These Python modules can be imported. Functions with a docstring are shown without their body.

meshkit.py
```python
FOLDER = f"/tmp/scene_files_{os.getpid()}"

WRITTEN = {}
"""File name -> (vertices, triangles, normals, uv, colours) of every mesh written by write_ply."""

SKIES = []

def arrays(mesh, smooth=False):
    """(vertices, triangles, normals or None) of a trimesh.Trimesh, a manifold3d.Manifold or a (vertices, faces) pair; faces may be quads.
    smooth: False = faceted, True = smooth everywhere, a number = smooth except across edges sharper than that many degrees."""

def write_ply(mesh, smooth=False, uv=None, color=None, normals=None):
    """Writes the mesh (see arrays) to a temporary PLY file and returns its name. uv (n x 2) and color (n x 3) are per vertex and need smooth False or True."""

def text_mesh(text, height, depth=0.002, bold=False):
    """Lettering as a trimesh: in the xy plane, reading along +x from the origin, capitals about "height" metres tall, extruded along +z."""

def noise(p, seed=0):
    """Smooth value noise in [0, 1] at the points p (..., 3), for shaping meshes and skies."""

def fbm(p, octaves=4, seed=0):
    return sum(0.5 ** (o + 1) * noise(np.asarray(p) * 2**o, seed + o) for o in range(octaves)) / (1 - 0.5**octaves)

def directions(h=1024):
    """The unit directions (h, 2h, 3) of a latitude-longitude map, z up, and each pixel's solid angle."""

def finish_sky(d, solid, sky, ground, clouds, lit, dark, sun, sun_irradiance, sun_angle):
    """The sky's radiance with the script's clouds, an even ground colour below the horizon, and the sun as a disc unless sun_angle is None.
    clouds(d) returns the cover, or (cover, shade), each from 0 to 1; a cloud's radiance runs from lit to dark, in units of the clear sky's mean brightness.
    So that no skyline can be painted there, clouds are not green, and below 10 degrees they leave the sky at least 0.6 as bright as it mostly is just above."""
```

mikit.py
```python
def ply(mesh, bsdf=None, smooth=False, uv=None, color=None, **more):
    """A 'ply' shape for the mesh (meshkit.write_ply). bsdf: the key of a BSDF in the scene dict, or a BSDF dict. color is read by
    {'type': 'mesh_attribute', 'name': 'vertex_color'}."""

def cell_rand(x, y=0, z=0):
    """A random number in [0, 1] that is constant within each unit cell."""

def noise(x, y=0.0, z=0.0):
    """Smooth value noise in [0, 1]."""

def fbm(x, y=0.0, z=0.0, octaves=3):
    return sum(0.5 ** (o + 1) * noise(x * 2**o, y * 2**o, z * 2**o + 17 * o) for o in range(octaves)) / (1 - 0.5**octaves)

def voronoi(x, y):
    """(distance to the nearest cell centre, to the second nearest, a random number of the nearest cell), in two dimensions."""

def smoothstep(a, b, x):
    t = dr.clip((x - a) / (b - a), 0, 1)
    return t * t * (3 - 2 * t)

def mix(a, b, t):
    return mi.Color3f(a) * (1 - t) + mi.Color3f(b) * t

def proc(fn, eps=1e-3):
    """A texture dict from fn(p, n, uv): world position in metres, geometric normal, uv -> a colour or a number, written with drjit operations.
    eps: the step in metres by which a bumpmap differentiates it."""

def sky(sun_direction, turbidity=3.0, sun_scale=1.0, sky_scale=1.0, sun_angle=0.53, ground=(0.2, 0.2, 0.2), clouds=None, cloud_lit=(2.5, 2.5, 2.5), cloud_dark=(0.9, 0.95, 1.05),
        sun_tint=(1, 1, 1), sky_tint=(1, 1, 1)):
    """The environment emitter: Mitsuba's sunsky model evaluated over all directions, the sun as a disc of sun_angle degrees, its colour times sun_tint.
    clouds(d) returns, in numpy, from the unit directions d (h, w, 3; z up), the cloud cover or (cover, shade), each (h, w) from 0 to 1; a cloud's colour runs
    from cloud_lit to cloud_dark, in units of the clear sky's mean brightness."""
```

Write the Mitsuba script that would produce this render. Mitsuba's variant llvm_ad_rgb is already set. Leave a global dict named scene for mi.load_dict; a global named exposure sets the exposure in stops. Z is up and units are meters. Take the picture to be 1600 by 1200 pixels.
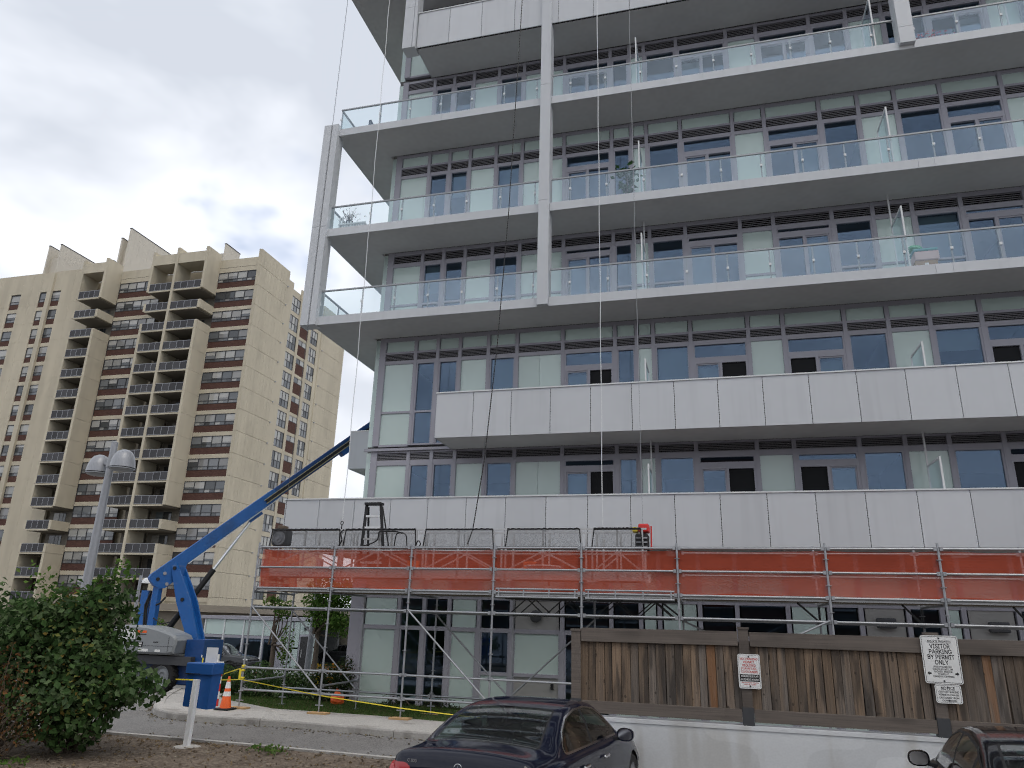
import math, random
import numpy as np, trimesh, mitsuba as mi, mikit, meshkit
import drjit as dr
from scipy.interpolate import PchipInterpolator
T = mi.ScalarTransform4f
scene, labels = {}, {}

# ------------------------------------------------------------------ camera, sky, exposure
YAW, PITCH, ROLL = math.radians(-15.4), math.radians(17.9), math.radians(1.65)
_f = np.array([math.sin(YAW) * math.cos(PITCH), math.cos(YAW) * math.cos(PITCH), math.sin(PITCH)])
_r = np.array([math.cos(YAW), -math.sin(YAW), 0.0])
_u = np.cross(_r, _f)
_u = -math.sin(ROLL) * _r + math.cos(ROLL) * _u
EYE = np.array([0, 0, 2.3])
scene['camera'] = {'type': 'perspective', 'fov': 2 * math.degrees(math.atan(800 / 1142)), 'fov_axis': 'x', 'near_clip': 0.1, 'far_clip': 3000.0,
                   'to_world': T().look_at(origin=EYE.tolist(), target=(EYE + _f).tolist(), up=_u.tolist())}
exposure = 2.15


def clouds(d):
    z = np.maximum(d[..., 2], 0.03)
    p = np.stack([d[..., 0] / (z + 0.22), d[..., 1] / (z + 0.22), z * 0.5], -1)
    warp = meshkit.fbm(p * 1.3 + 40.0, 3, 2)[..., None] - 0.5
    p = p + warp * 0.5
    big = meshkit.fbm(p * 1.5 + 3.1, 6, 4)
    fine = meshkit.fbm(p * 4.6 + 9.7, 6, 11)
    m = 0.66 * big + 0.34 * fine
    cover = np.clip((m - 0.27) / 0.15, 0, 1)
    cover = cover * cover * (3 - 2 * cover)
    shade = np.clip((0.62 * meshkit.fbm(p * 1.9 + 21.0, 6, 7) + 0.38 * fine - 0.38) / 0.20, 0, 1)
    low = np.clip((0.40 - z) / 0.34, 0, 1)
    return np.clip(0.10 + 0.9 * cover + 0.75 * low, 0, 1), np.clip(shade * (1 - 0.65 * low) + 0.12 * low, 0, 1)


scene['sky'] = mikit.sky((0.38, -0.42, 0.83), turbidity=4, sun_scale=0.16, sun_angle=28, sun_tint=(0.88, 0.97, 1.10), clouds=clouds, ground=(0.16, 0.16, 0.16),
                         cloud_lit=(2.40, 2.46, 2.60), cloud_dark=(1.48, 1.58, 1.76))

# ------------------------------------------------------------------ materials
nz, fbm, mix, sst = mikit.noise, mikit.fbm, mikit.mix, mikit.smoothstep


def mat(name, d, two=True):
    scene['mat_' + name] = {'type': 'twosided', 'nested': d} if two else d
    return 'mat_' + name


def rgb(*c):
    return {'type': 'rgb', 'value': list(c)}


def pr(name, col, rough=0.5, metal=0.0, spec=0.5, **k):
    c = col if isinstance(col, dict) else rgb(*col)
    return mat(name, {'type': 'principled', 'base_color': c, 'roughness': rough, 'metallic': metal, 'specular': spec, **k})


VC = {'type': 'mesh_attribute', 'name': 'vertex_color'}


def _asphalt(p, n, uv):
    big = fbm(p.x * 0.35, p.y * 0.35, 0.0, 3)
    fine = nz(p.x * 55.0, p.y * 55.0, 1.0)
    mid = fbm(p.x * 3.1, p.y * 2.2, 5.0, 3)
    v = 0.145 + 0.06 * (big - 0.5) + 0.08 * (fine - 0.5) + 0.04 * (mid - 0.5)
    return mix((1.06, 1.0, 0.95), (0.98, 0.97, 0.96), big) * v


def _concrete(p, n, uv):
    v = 0.32 + 0.12 * (fbm(p.x * 0.9, p.y * 0.9, p.z * 0.9, 3) - 0.5) + 0.10 * (nz(p.x * 38.0, p.y * 38.0, p.z * 38.0) - 0.5)
    st = sst(0.60, 0.75, fbm(p.x * 2.3, p.y * 2.3 + 4.0, p.z * 1.2, 4))
    return mix((1.0, 0.96, 0.90), (0.72, 0.68, 0.63), st) * v


def _whitewall(p, n, uv):
    run = sst(0.52, 0.72, fbm(p.x * 3.3, 2.0, p.z * 0.35, 4))
    patch = sst(0.62, 0.64, nz(p.x * 1.3 + 7.0, 0.0, p.z * 2.1 + 3.0))
    fine = nz(p.x * 60.0, p.y * 60.0, p.z * 60.0)
    v = 0.56 + 0.05 * (fine - 0.5) + 0.07 * (fbm(p.x * 0.8, 1.0, p.z * 1.5, 3) - 0.5)
    return mix((0.96, 0.98, 1.0), (0.78, 0.77, 0.74), 0.75 * run) * (v + 0.05 * patch - 0.06 * sst(0.35, 0.1, p.z))


def _soil(p, n, uv):
    a = fbm(p.x * 2.6, p.y * 2.6, 0.0, 4)
    b = nz(p.x * 42.0, p.y * 42.0, 3.0)
    c = sst(0.60, 0.78, nz(p.x * 21.0, p.y * 23.0, 9.0))
    v = mix((0.062, 0.047, 0.036), (0.125, 0.10, 0.078), a) * (0.7 + 0.6 * b)
    return mix(v, (0.19, 0.16, 0.125), 0.5 * c)


def _turf(p, n, uv):
    return mix((0.035, 0.06, 0.018), (0.07, 0.09, 0.03), fbm(p.x * 5.0, p.y * 5.0, 0.0, 3))


def _wood(p, n, uv):
    # weathered softwood: grain along z, tone differs from board to board (uv.x holds the board's own number)
    k = uv.x * 37.0
    g = fbm(p.x * 95.0 + k, 0.0, p.z * 2.0 + k, 4)
    streak = fbm(p.x * 18.0 + k, 1.0, p.z * 0.7 - k, 4)
    r = mikit.cell_rand(uv.x * 997.0, 3.0)
    r2 = mikit.cell_rand(uv.x * 983.0, 5.0)
    knot = sst(0.90, 0.94, nz(p.x * 17.0 + k * 3.0, 2.0, p.z * 11.0 + k))
    worn = sst(1.15, 2.05, p.z + 0.5 * (streak - 0.5))          # the upper ends have kept more of their brown
    grey = sst(0.25, 0.80, 0.5 * streak + 0.4 * r - 0.16 * worn + 0.14)
    warm = mix((0.275, 0.195, 0.132), (0.11, 0.076, 0.054), g)
    cold = mix((0.195, 0.168, 0.147), (0.062, 0.054, 0.049), g)
    c = mix(warm, cold, grey) * (0.62 + 0.62 * r2)
    damp = sst(0.50, 0.72, fbm(p.x * 10.0 + k, 4.0, p.z * 1.2 + k * 2.0, 3))
    c = mix(c, (0.036, 0.031, 0.028), 0.72 * damp)
    rust = sst(0.93, 0.98, mikit.cell_rand(uv.x * 991.0, 7.0)) * sst(0.30, 0.6, streak)
    c = mix(c, (0.24, 0.10, 0.03), 0.6 * rust)
    return mix(c, (0.03, 0.024, 0.02), 0.7 * knot)


def _rail(p, n, uv):
    k = uv.x * 53.0
    g = fbm(p.x * 1.9 + k, p.y * 30.0, p.z * 70.0 + k, 4)
    w = sst(0.45, 0.75, fbm(p.x * 1.1 + k, p.y * 4.0, p.z * 3.0, 3))
    return mix(mix((0.185, 0.155, 0.135), (0.08, 0.067, 0.059), g), (0.055, 0.047, 0.042), 0.6 * w)


def _precast(p, n, uv):
    a = fbm(p.x * 0.16, p.y * 0.16, p.z * 0.10, 3)
    s = fbm((p.x + p.y) * 0.9, 3.0, p.z * 0.09, 4) - 0.35 * sst(0.62, 0.8, fbm((p.x + p.y) * 0.33, 8.0, p.z * 0.21, 4))
    v = mix((0.525, 0.475, 0.375), (0.455, 0.41, 0.32), a)
    return v * (0.86 + 0.26 * s)


def _panel(p, n, uv):
    h = p.x + p.y
    run = sst(0.50, 0.85, fbm(h * 5.0, 2.0, p.z * 0.28 + uv.x * 9.0, 4))
    v = 0.535 + 0.05 * (mikit.cell_rand(uv.x * 971.0, 1.0) - 0.5) + 0.035 * (fbm(p.x * 1.1, p.y, p.z * 0.5, 3) - 0.5) - 0.03 * run
    return mi.Color3f(0.955, 0.985, 1.03) * v


def _soffit(p, n, uv):
    v = 0.49 + 0.07 * (fbm(p.x * 0.7, p.y * 0.9, 2.0, 4) - 0.5) + 0.03 * (nz(p.x * 9.0, p.y * 9.0, 0.0) - 0.5)
    return mi.Color3f(0.985, 0.995, 1.0) * v


def _brick(p, n, uv):
    h = p.x + p.y
    row = dr.floor(p.z * 13.0)
    c = mikit.cell_rand(dr.floor(h * 4.6 + 0.5 * (row - 2.0 * dr.floor(row * 0.5))), row, 1.0)
    return mix((0.068, 0.036, 0.030), (0.105, 0.055, 0.044), c)


def _spandrel(p, n, uv):
    v = 0.93 + 0.14 * mikit.cell_rand(uv.x * 967.0, 2.0)
    return mi.Color3f(0.505, 0.61, 0.58) * v


def _curtain(p, n, uv):
    w = 0.5 + 0.5 * dr.sin(p.x * 41.0)
    return mix((0.10, 0.17, 0.18), (0.135, 0.215, 0.22), w)


def _carpaint(p, n, uv):
    f = nz(p.x * 900.0, p.y * 900.0, p.z * 900.0)
    return mix((0.003, 0.004, 0.013), (0.006, 0.008, 0.020), f)


def _zinc(p, n, uv):
    return mi.Color3f(0.40, 0.41, 0.43) * (0.75 + 0.5 * fbm(p.x * 6.0, p.y * 6.0, p.z * 6.0, 3))


def _scuffed(p, n, uv):
    s = sst(0.66, 0.80, fbm(p.x * 3.1 + p.z * 2.0, p.y * 3.0, p.z * 7.0, 4))
    d = sst(0.50, 0.85, fbm(p.x * 1.3, p.y * 1.3, p.z * 0.8 + 5.0, 3))
    c = mix((0.008, 0.10, 0.345), (0.012, 0.075, 0.235), d)
    return mix(c, (0.10, 0.17, 0.30), 0.45 * s)


def bumped(inner, fn, scale, eps=2e-3):
    return {'type': 'bumpmap', 'arbitrary': mikit.proc(fn, eps=eps), 'scale': scale, 'bsdf': inner}


P = mikit.proc
ASPHALT = mat('asphalt', {'type': 'principled', 'base_color': P(_asphalt), 'roughness': 0.85, 'specular': 0.3})
CONCRETE = pr('concrete', P(_concrete), 0.85, spec=0.3)
WHITEWALL = pr('white_wall', P(_whitewall), 0.8, spec=0.3)
SOIL = pr('soil', P(_soil), 0.95, spec=0.2)
TURF = pr('turf', P(_turf), 0.95, spec=0.2)
WOOD = pr('wood', P(_wood), 0.8, spec=0.3)
RAILWOOD = pr('rail_wood', P(_rail), 0.8, spec=0.3)
PRECAST = pr('precast', P(_precast), 0.9, spec=0.25)
PANEL = pr('panel', P(_panel), 0.42, spec=0.45)
SOFFIT = pr('soffit', P(_soffit), 0.85, spec=0.25)
BRICK = pr('brick', P(_brick), 0.9, spec=0.25)
SPANDREL = pr('spandrel', P(_spandrel), 0.12, spec=0.6)
CURTAIN = pr('curtain', P(_curtain), 0.9, spec=0.1)
CARPAINT = pr('car_paint', P(_carpaint), 0.05, spec=0.4)
LEAF = mat('leaf', {'type': 'principledthin', 'base_color': VC, 'roughness': 0.55, 'diff_trans': 0.7, 'spec_trans': 0.0}, two=False)
PAINTED = pr('painted', VC, 0.6, spec=0.35)          # colour of the thing itself, per vertex
MULLION = pr('mullion', (0.33, 0.325, 0.37), 0.45, spec=0.5)
LOUVRE = pr('louvre', (0.20, 0.195, 0.21), 0.55, spec=0.4)
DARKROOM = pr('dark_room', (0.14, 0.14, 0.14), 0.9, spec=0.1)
BLACK = pr('black', (0.012, 0.012, 0.013), 0.55, spec=0.4)
RUBBER = pr('rubber', (0.022, 0.022, 0.023), 0.8, spec=0.3)
SCREEN = pr('screen', (0.018, 0.019, 0.021), 0.8, spec=0.2)
GALV = pr('galvanised', P(_zinc), 0.5, metal=0.75, spec=0.5)
ALUMINIUM = pr('aluminium', (0.60, 0.60, 0.60), 0.38, metal=0.7, spec=0.5)
RAILALU = pr('rail_aluminium', (0.30, 0.31, 0.325), 0.45, metal=0.5, spec=0.5)
CLIP = pr('clip', (0.62, 0.63, 0.64), 0.4)
STEEL_DARK = pr('dark_steel', (0.07, 0.072, 0.078), 0.5, metal=0.4)
DECKWOOD = pr('deck_wood', (0.17, 0.14, 0.115), 0.85, spec=0.2)
TIMBER = pr('new_timber', (0.42, 0.27, 0.14), 0.8, spec=0.2)
WHITE = pr('white_paint', (0.68, 0.69, 0.70), 0.45)
SIGNWHITE = pr('sign_white', (0.70, 0.70, 0.69), 0.4)
SIGNRED = pr('sign_red', (0.45, 0.035, 0.03), 0.5)
BLUE = pr('lift_blue', P(_scuffed), 0.42, spec=0.5)
BOXBLUE = pr('box_blue', (0.012, 0.075, 0.255), 0.5, spec=0.4)
GREYHOOD = pr('hood_grey', (0.235, 0.25, 0.262), 0.4)
ORANGE = pr('orange', (0.80, 0.13, 0.025), 0.55)
RED = pr('red', (0.55, 0.03, 0.025), 0.45)
YELLOW = pr('yellow', (0.75, 0.60, 0.04), 0.5)
LAMPGREY = pr('lamp_grey', (0.30, 0.31, 0.335), 0.4, metal=0.2)
CHROME = pr('chrome', (0.80, 0.80, 0.82), 0.12, metal=1.0)
TAILLAMP = pr('tail_lamp', (0.33, 0.012, 0.018), 0.12, spec=0.6, clearcoat=1.0)
GREYPAINT = pr('dark_grey_paint', (0.022, 0.024, 0.026), 0.10, spec=0.5)
BLACKPAINT = pr('black_paint', (0.006, 0.006, 0.008), 0.06, spec=0.3)
BARK = pr('bark', (0.12, 0.095, 0.075), 0.9, spec=0.2)
FARGLASS = pr('far_glass', VC, 0.08, spec=0.75)
GLASS = mat('glass', {'type': 'thindielectric', 'int_ior': 2.1, 'specular_reflectance': rgb(0.31, 0.44, 0.63), 'specular_transmittance': rgb(0.55, 0.68, 0.72)}, two=False)
CLEAR = mat('clear_glass', {'type': 'thindielectric', 'int_ior': 1.8, 'specular_reflectance': rgb(0.75, 0.88, 1.0), 'specular_transmittance': rgb(0.89, 0.945, 0.94)}, two=False)
CARGLASS = mat('car_glass', {'type': 'thindielectric', 'int_ior': 1.55, 'specular_transmittance': rgb(0.30, 0.40, 0.37)}, two=False)
NET = mat('net', {'type': 'mask', 'opacity': 0.64, 'nested': {'type': 'twosided', 'nested': {'type': 'diffuse', 'reflectance': rgb(0.46, 0.092, 0.053)}}}, two=False)
BLACKNET = mat('black_net', {'type': 'mask', 'opacity': 0.28, 'nested': {'type': 'twosided', 'nested': {'type': 'diffuse', 'reflectance': rgb(0.05, 0.052, 0.056)}}}, two=False)

# ------------------------------------------------------------------ helpers
_count = {}


def numbered(name):
    n = _count.get(name, 0)
    _count[name] = n + 1
    return name if n == 0 else f'{name}_{n:03d}'


def thing(name, label, cat, group=None):
    k = numbered(name)
    labels[k] = {'label': label, 'category': cat}
    if group:
        labels[k]['group'] = group
    return k


class MB:
    """Collects boxes, bars and tubes of ONE part."""

    def __init__(s):
        s.v, s.f, s.n, s.c = [], [], 0, []

    def add(s, v, f, col=None):
        v, f = np.asarray(v, float), np.asarray(f, int)
        if f.shape[1] == 4:
            f = np.vstack([f[:, [0, 1, 2]], f[:, [0, 2, 3]]])
        s.v.append(v)
        s.f.append(f + s.n)
        s.n += len(v)
        s.c.append(np.tile(np.array(col if col is not None else (0.5, 0.5, 0.5), float), (len(v), 1)) if col is None or np.ndim(col) == 1 else np.asarray(col))
        return s

    def mesh(s, m, col=None):
        return s.add(m.vertices, m.faces, col)

    def box(s, x0, x1, y0, y1, z0, z1, col=None):
        v = [(x, y, z) for x in (x0, x1) for y in (y0, y1) for z in (z0, z1)]
        f = [(0, 1, 3, 2), (4, 6, 7, 5), (0, 4, 5, 1), (2, 3, 7, 6), (0, 2, 6, 4), (1, 5, 7, 3)]
        return s.add(v, f, col)

    def bar(s, a, b, w, h, up=(0, 0, 1), col=None):
        a, b = np.asarray(a, float), np.asarray(b, float)
        t = (b - a) / np.linalg.norm(b - a)
        x = np.cross(t, up)
        if np.linalg.norm(x) < 1e-6:
            x = np.cross(t, (1, 0, 0))
        x /= np.linalg.norm(x)
        y = np.cross(x, t)
        v = [p + sx * x * w / 2 + sy * y * h / 2 for p in (a, b) for sx in (-1, 1) for sy in (-1, 1)]
        f = [(0, 1, 3, 2), (4, 6, 7, 5), (0, 4, 5, 1), (2, 3, 7, 6), (0, 2, 6, 4), (1, 5, 7, 3)]
        return s.add(v, f, col)

    def tube(s, pts, r, n=8, col=None, cap=True):
        p = np.asarray(pts, float)
        r = np.broadcast_to(r, (len(p),))
        t = np.gradient(p, axis=0)
        t /= np.linalg.norm(t, axis=1, keepdims=True) + 1e-12
        ref = np.array([0, 0, 1.0]) if abs(t[0, 2]) < 0.9 else np.array([1.0, 0, 0])
        a = np.cross(t, ref)
        a /= np.linalg.norm(a, axis=1, keepdims=True) + 1e-12
        b = np.cross(t, a)
        ang = np.arange(n) * 2 * np.pi / n
        v = (p[:, None] + r[:, None, None] * (np.cos(ang)[None, :, None] * a[:, None] + np.sin(ang)[None, :, None] * b[:, None])).reshape(-1, 3)
        f = []
        for i in range(len(p) - 1):
            for j in range(n):
                k = (j + 1) % n
                f.append((i * n + j, i * n + k, (i + 1) * n + k, (i + 1) * n + j))
        s.add(v, f, col)
        if cap:
            for i in (0, len(p) - 1):
                vv = np.vstack([v[i * n:(i + 1) * n], p[i:i + 1]])
                s.add(vv, [(j, (j + 1) % n, n) for j in range(n)], col)
        return s

    def lathe(s, prof, c, n=20, col=None):
        prof = np.asarray(prof, float)
        ang = np.arange(n) * 2 * np.pi / n
        v = np.stack([c[0] + prof[:, None, 0] * np.cos(ang), c[1] + prof[:, None, 0] * np.sin(ang), c[2] + np.repeat(prof[:, 1:2], n, 1)], -1).reshape(-1, 3)
        f = [(i * n + j, i * n + (j + 1) % n, (i + 1) * n + (j + 1) % n, (i + 1) * n + j) for i in range(len(prof) - 1) for j in range(n)]
        return s.add(v, f, col)

    def prism(s, poly, z0, z1, col=None):
        from shapely.geometry import Polygon
        m = trimesh.creation.extrude_polygon(Polygon(poly), z1 - z0, engine='earcut')
        m.apply_translation((0, 0, z0))
        return s.mesh(m, col)

    def prism_xz(s, poly, y0, y1, col=None):
        """Outline in (x, z), extruded along y."""
        from shapely.geometry import Polygon
        m = trimesh.creation.extrude_polygon(Polygon(poly), y1 - y0, engine='earcut')
        v = np.array(m.vertices)
        return s.add(np.stack([v[:, 0], y0 + v[:, 2], v[:, 1]], -1), np.array(m.faces)[:, ::-1], col)

    def xf(s, m):
        m = np.asarray(m, float)
        s.v = [v @ m[:3, :3].T + m[:3, 3] for v in s.v]
        return s

    def build(s, name, m, parent=None, smooth=False, uvx=None, colored=False, label=None, kind=None):
        key = numbered((parent + '__' if parent else '') + name)
        v, f = np.vstack(s.v), np.vstack(s.f)
        kw = {}
        if uvx is not None:
            kw['uv'] = np.tile([uvx, 0.5], (len(v), 1))
        if colored or m in (LEAF, PAINTED, FARGLASS):
            kw['color'] = np.vstack(s.c)
        mesh = trimesh.Trimesh(v, f, process=False)
        scene[key] = mikit.ply(mesh, m, smooth=smooth, **kw)
        if label or kind:
            labels[key] = {**({'label': label} if label else {}), **({'kind': kind} if kind else {})}
        return key


def struct(key):
    labels[key] = {'kind': 'structure'}
    return key


def whole(key, label, cat, group=None):
    labels[key] = {'label': label, 'category': cat}
    if group:
        labels[key]['group'] = group
    return key


def gz(x, y):
    t = np.clip((np.asarray(y, float) - 17) / 19, 0, 1)
    return -1.1 * t * t * (3 - 2 * t)


def rotz(a, loc=(0, 0, 0)):
    m = np.eye(4)
    c, s_ = math.cos(a), math.sin(a)
    m[:2, :2] = [[c, -s_], [s_, c]]
    m[:3, 3] = loc
    return m


RNG = np.random.default_rng(7)


def blob_points(blobs, n, rng, rough=0.35, freq=1.6, shell=2.2):
    """n points in the ellipsoids (cx,cy,cz,rx,ry,rz), more of them near the surface, the outline broken by noise; also outward directions."""
    blobs = np.asarray(blobs, float)
    w = (blobs[:, 3] * blobs[:, 4] * blobs[:, 5]) ** (2 / 3)
    i = rng.choice(len(blobs), n, p=w / w.sum())
    d = rng.normal(size=(n, 3))
    d /= np.linalg.norm(d, axis=1, keepdims=True)
    r = rng.random(n) ** (1 / (1 + shell))
    base = blobs[i, :3] + d * blobs[i, 3:]
    k = 1 + rough * (meshkit.fbm(base * freq, 3, 5) - 0.5) * 2
    return blobs[i, :3] + d * blobs[i, 3:] * (r * k)[:, None], d


def leaves(pts, nrm, size, rng, cols, mb=None, droop=0.3, aspect=0.62):
    """Leaves as two folded halves each; cols: array of (r,g,b) to draw from, clumped by noise."""
    n = len(pts)
    a = nrm + rng.normal(size=(n, 3)) * 0.75 + np.array([0, 0, 0.25])
    a /= np.linalg.norm(a, axis=1, keepdims=True)
    t = rng.normal(size=(n, 3)) + np.array([0, 0, -droop])
    t -= a * (t * a).sum(1, keepdims=True)
    t /= np.linalg.norm(t, axis=1, keepdims=True)
    b = np.cross(a, t)
    s = size * (0.6 + 0.8 * rng.random(n))[:, None]
    tip, base = pts + t * s * 0.5, pts - t * s * 0.5
    l, r = pts + b * s * aspect * 0.5 + a * s * 0.12, pts - b * s * aspect * 0.5 + a * s * 0.12
    l, r = l - t * s * 0.08, r - t * s * 0.08
    v = np.stack([base, l, tip, r], 1).reshape(-1, 3)
    o = np.arange(n)[:, None] * 4
    f = np.vstack([o + [0, 1, 2], o + [0, 2, 3]])
    cols = np.asarray(cols, float)
    k = np.clip(meshkit.fbm(pts * 2.1, 3, 9) * 0.9 + rng.normal(size=n) * 0.22, 0, 0.999) * len(cols)
    c = cols[np.clip(k.astype(int), 0, len(cols) - 1)] * (0.75 + 0.5 * rng.random((n, 1)))
    mb = mb or MB()
    mb.add(v, f, np.repeat(c, 4, 0))
    return mb


def rounded_box(x0, x1, y0, y1, z0, z1, r, seg=3):
    import manifold3d as m3
    s = m3.Manifold.sphere(r, 4 * seg)
    pts = [s.translate([x, y, z]) for x in (x0 + r, x1 - r) for y in (y0 + r, y1 - r) for z in (z0 + r, z1 - r)]
    h = m3.Manifold.batch_hull(pts).to_mesh()
    return np.array(h.vert_properties[:, :3]), np.array(h.tri_verts)


def lettering(lines, x, y, z, parent, m, name='lettering', bold=True):
    """lines: (text, height, dx centre, dz baseline). Text stands in the xz plane at y, facing -y, centred on x."""
    mb = MB()
    for text, h, dx, dz, width in lines:
        t = meshkit.text_mesh(text, h, 0.002, bold)
        v = np.array(t.vertices)
        w = v[:, 0].max() - v[:, 0].min()
        v[:, 0] = (v[:, 0] - v[:, 0].min() - w / 2) * (width / w if width else 1.0)
        mb.add(np.stack([x + dx + v[:, 0], y - v[:, 2], z + dz + v[:, 1]], -1), np.array(t.faces))
    return mb.build(name, m, parent)
# ------------------------------------------------------------------ the setting: ground, road edge, pavement, beds
def sheet(xs, ys, zf, lift=0.0):
    X, Y = np.meshgrid(xs, ys, indexing='ij')
    v = np.stack([X, Y, zf(X, Y) + lift], -1).reshape(-1, 3)
    nx, ny = len(xs), len(ys)
    i, j = np.meshgrid(np.arange(nx - 1), np.arange(ny - 1), indexing='ij')
    q = np.stack([i * ny + j, (i + 1) * ny + j, (i + 1) * ny + j + 1, i * ny + j + 1], -1).reshape(-1, 4)
    return v, q


xs = np.concatenate([[-900, -300, -150], np.linspace(-100, 60, 81), [120, 300, 900]])
ys = np.concatenate([[-600, -200, -60], np.linspace(-30, 60, 91), np.linspace(70, 160, 10), [300, 900, 1500]])
struct(MB().add(*sheet(xs, ys, gz)).build('ground', ASPHALT, smooth=True))


def draped(poly, lo, hi, step=0.5, flat=None):
    """A slab over the polygon: top follows the ground at +hi, the sides go down to +lo."""
    from shapely.geometry import Polygon
    pg = Polygon(poly).segmentize(step)
    v2, f = trimesh.creation.triangulate_polygon(Polygon(pg.exterior.coords), engine='earcut')
    m = trimesh.Trimesh(np.c_[v2, np.zeros(len(v2))], f, process=False)
    m = m.subdivide_to_size(1.2) if step < 3 else m
    top = np.array(m.vertices)
    z = gz(top[:, 0], top[:, 1])
    mb = MB().add(np.c_[top[:, :2], z + hi], m.faces)
    ring = np.array(pg.exterior.coords)[:-1]
    zr_ = gz(ring[:, 0], ring[:, 1])
    n = len(ring)
    v = np.vstack([np.c_[ring, zr_ + hi], np.c_[ring, zr_ + lo]])
    f = [(i, (i + 1) % n, n + (i + 1) % n, n + i) for i in range(n)]
    return mb.add(v, f)


# pavement in front of the tower: concrete, with a corner that sweeps back along the driveway
kerb_line = [(-16.3, 20.9), (-14.2, 17.6), (-13.2, 16.25), (-12.6, 15.6), (-11.9, 15.22), (-11.0, 15.10), (-9.0, 15.22), (-6.24, 14.98), (-3.0, 14.8), (2.0, 14.7), (16.0, 14.6)]
inner_line = [(16.0, 16.7), (-5.9, 16.72), (-7.7, 16.95), (-10.4, 16.98), (-12.6, 18.2), (-13.3, 18.95), (-14.6, 21.2)]
back = [(-15.2, 24.0), (-17.0, 24.0)]
in_off = [(-15.95, 21.0), (-13.95, 17.7), (-13.0, 16.42), (-12.45, 15.8), (-11.83, 15.44), (-11.0, 15.33), (-9.0, 15.45), (-6.24, 15.21), (-3.0, 15.03), (2.0, 14.93), (16.0, 14.83)]
in_off = [((a[0] + b[0]) / 2, (a[1] + b[1]) / 2) for a, b in zip(in_off, kerb_line)]
struct(draped(in_off + inner_line, -0.2, 0.125).build('pavement', CONCRETE))
struct(draped([(-13.3, 18.95), (-12.6, 18.2), (-10.4, 16.98), (-7.7, 16.95), (-5.9, 16.72), (-3.0, 16.72), (-3.0, 20.75), (-10.5, 20.75), (-10.5, 27.0), (-15.8, 27.0), (-14.6, 21.2)], -0.2, 0.06).build('lawn', TURF))


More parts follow.
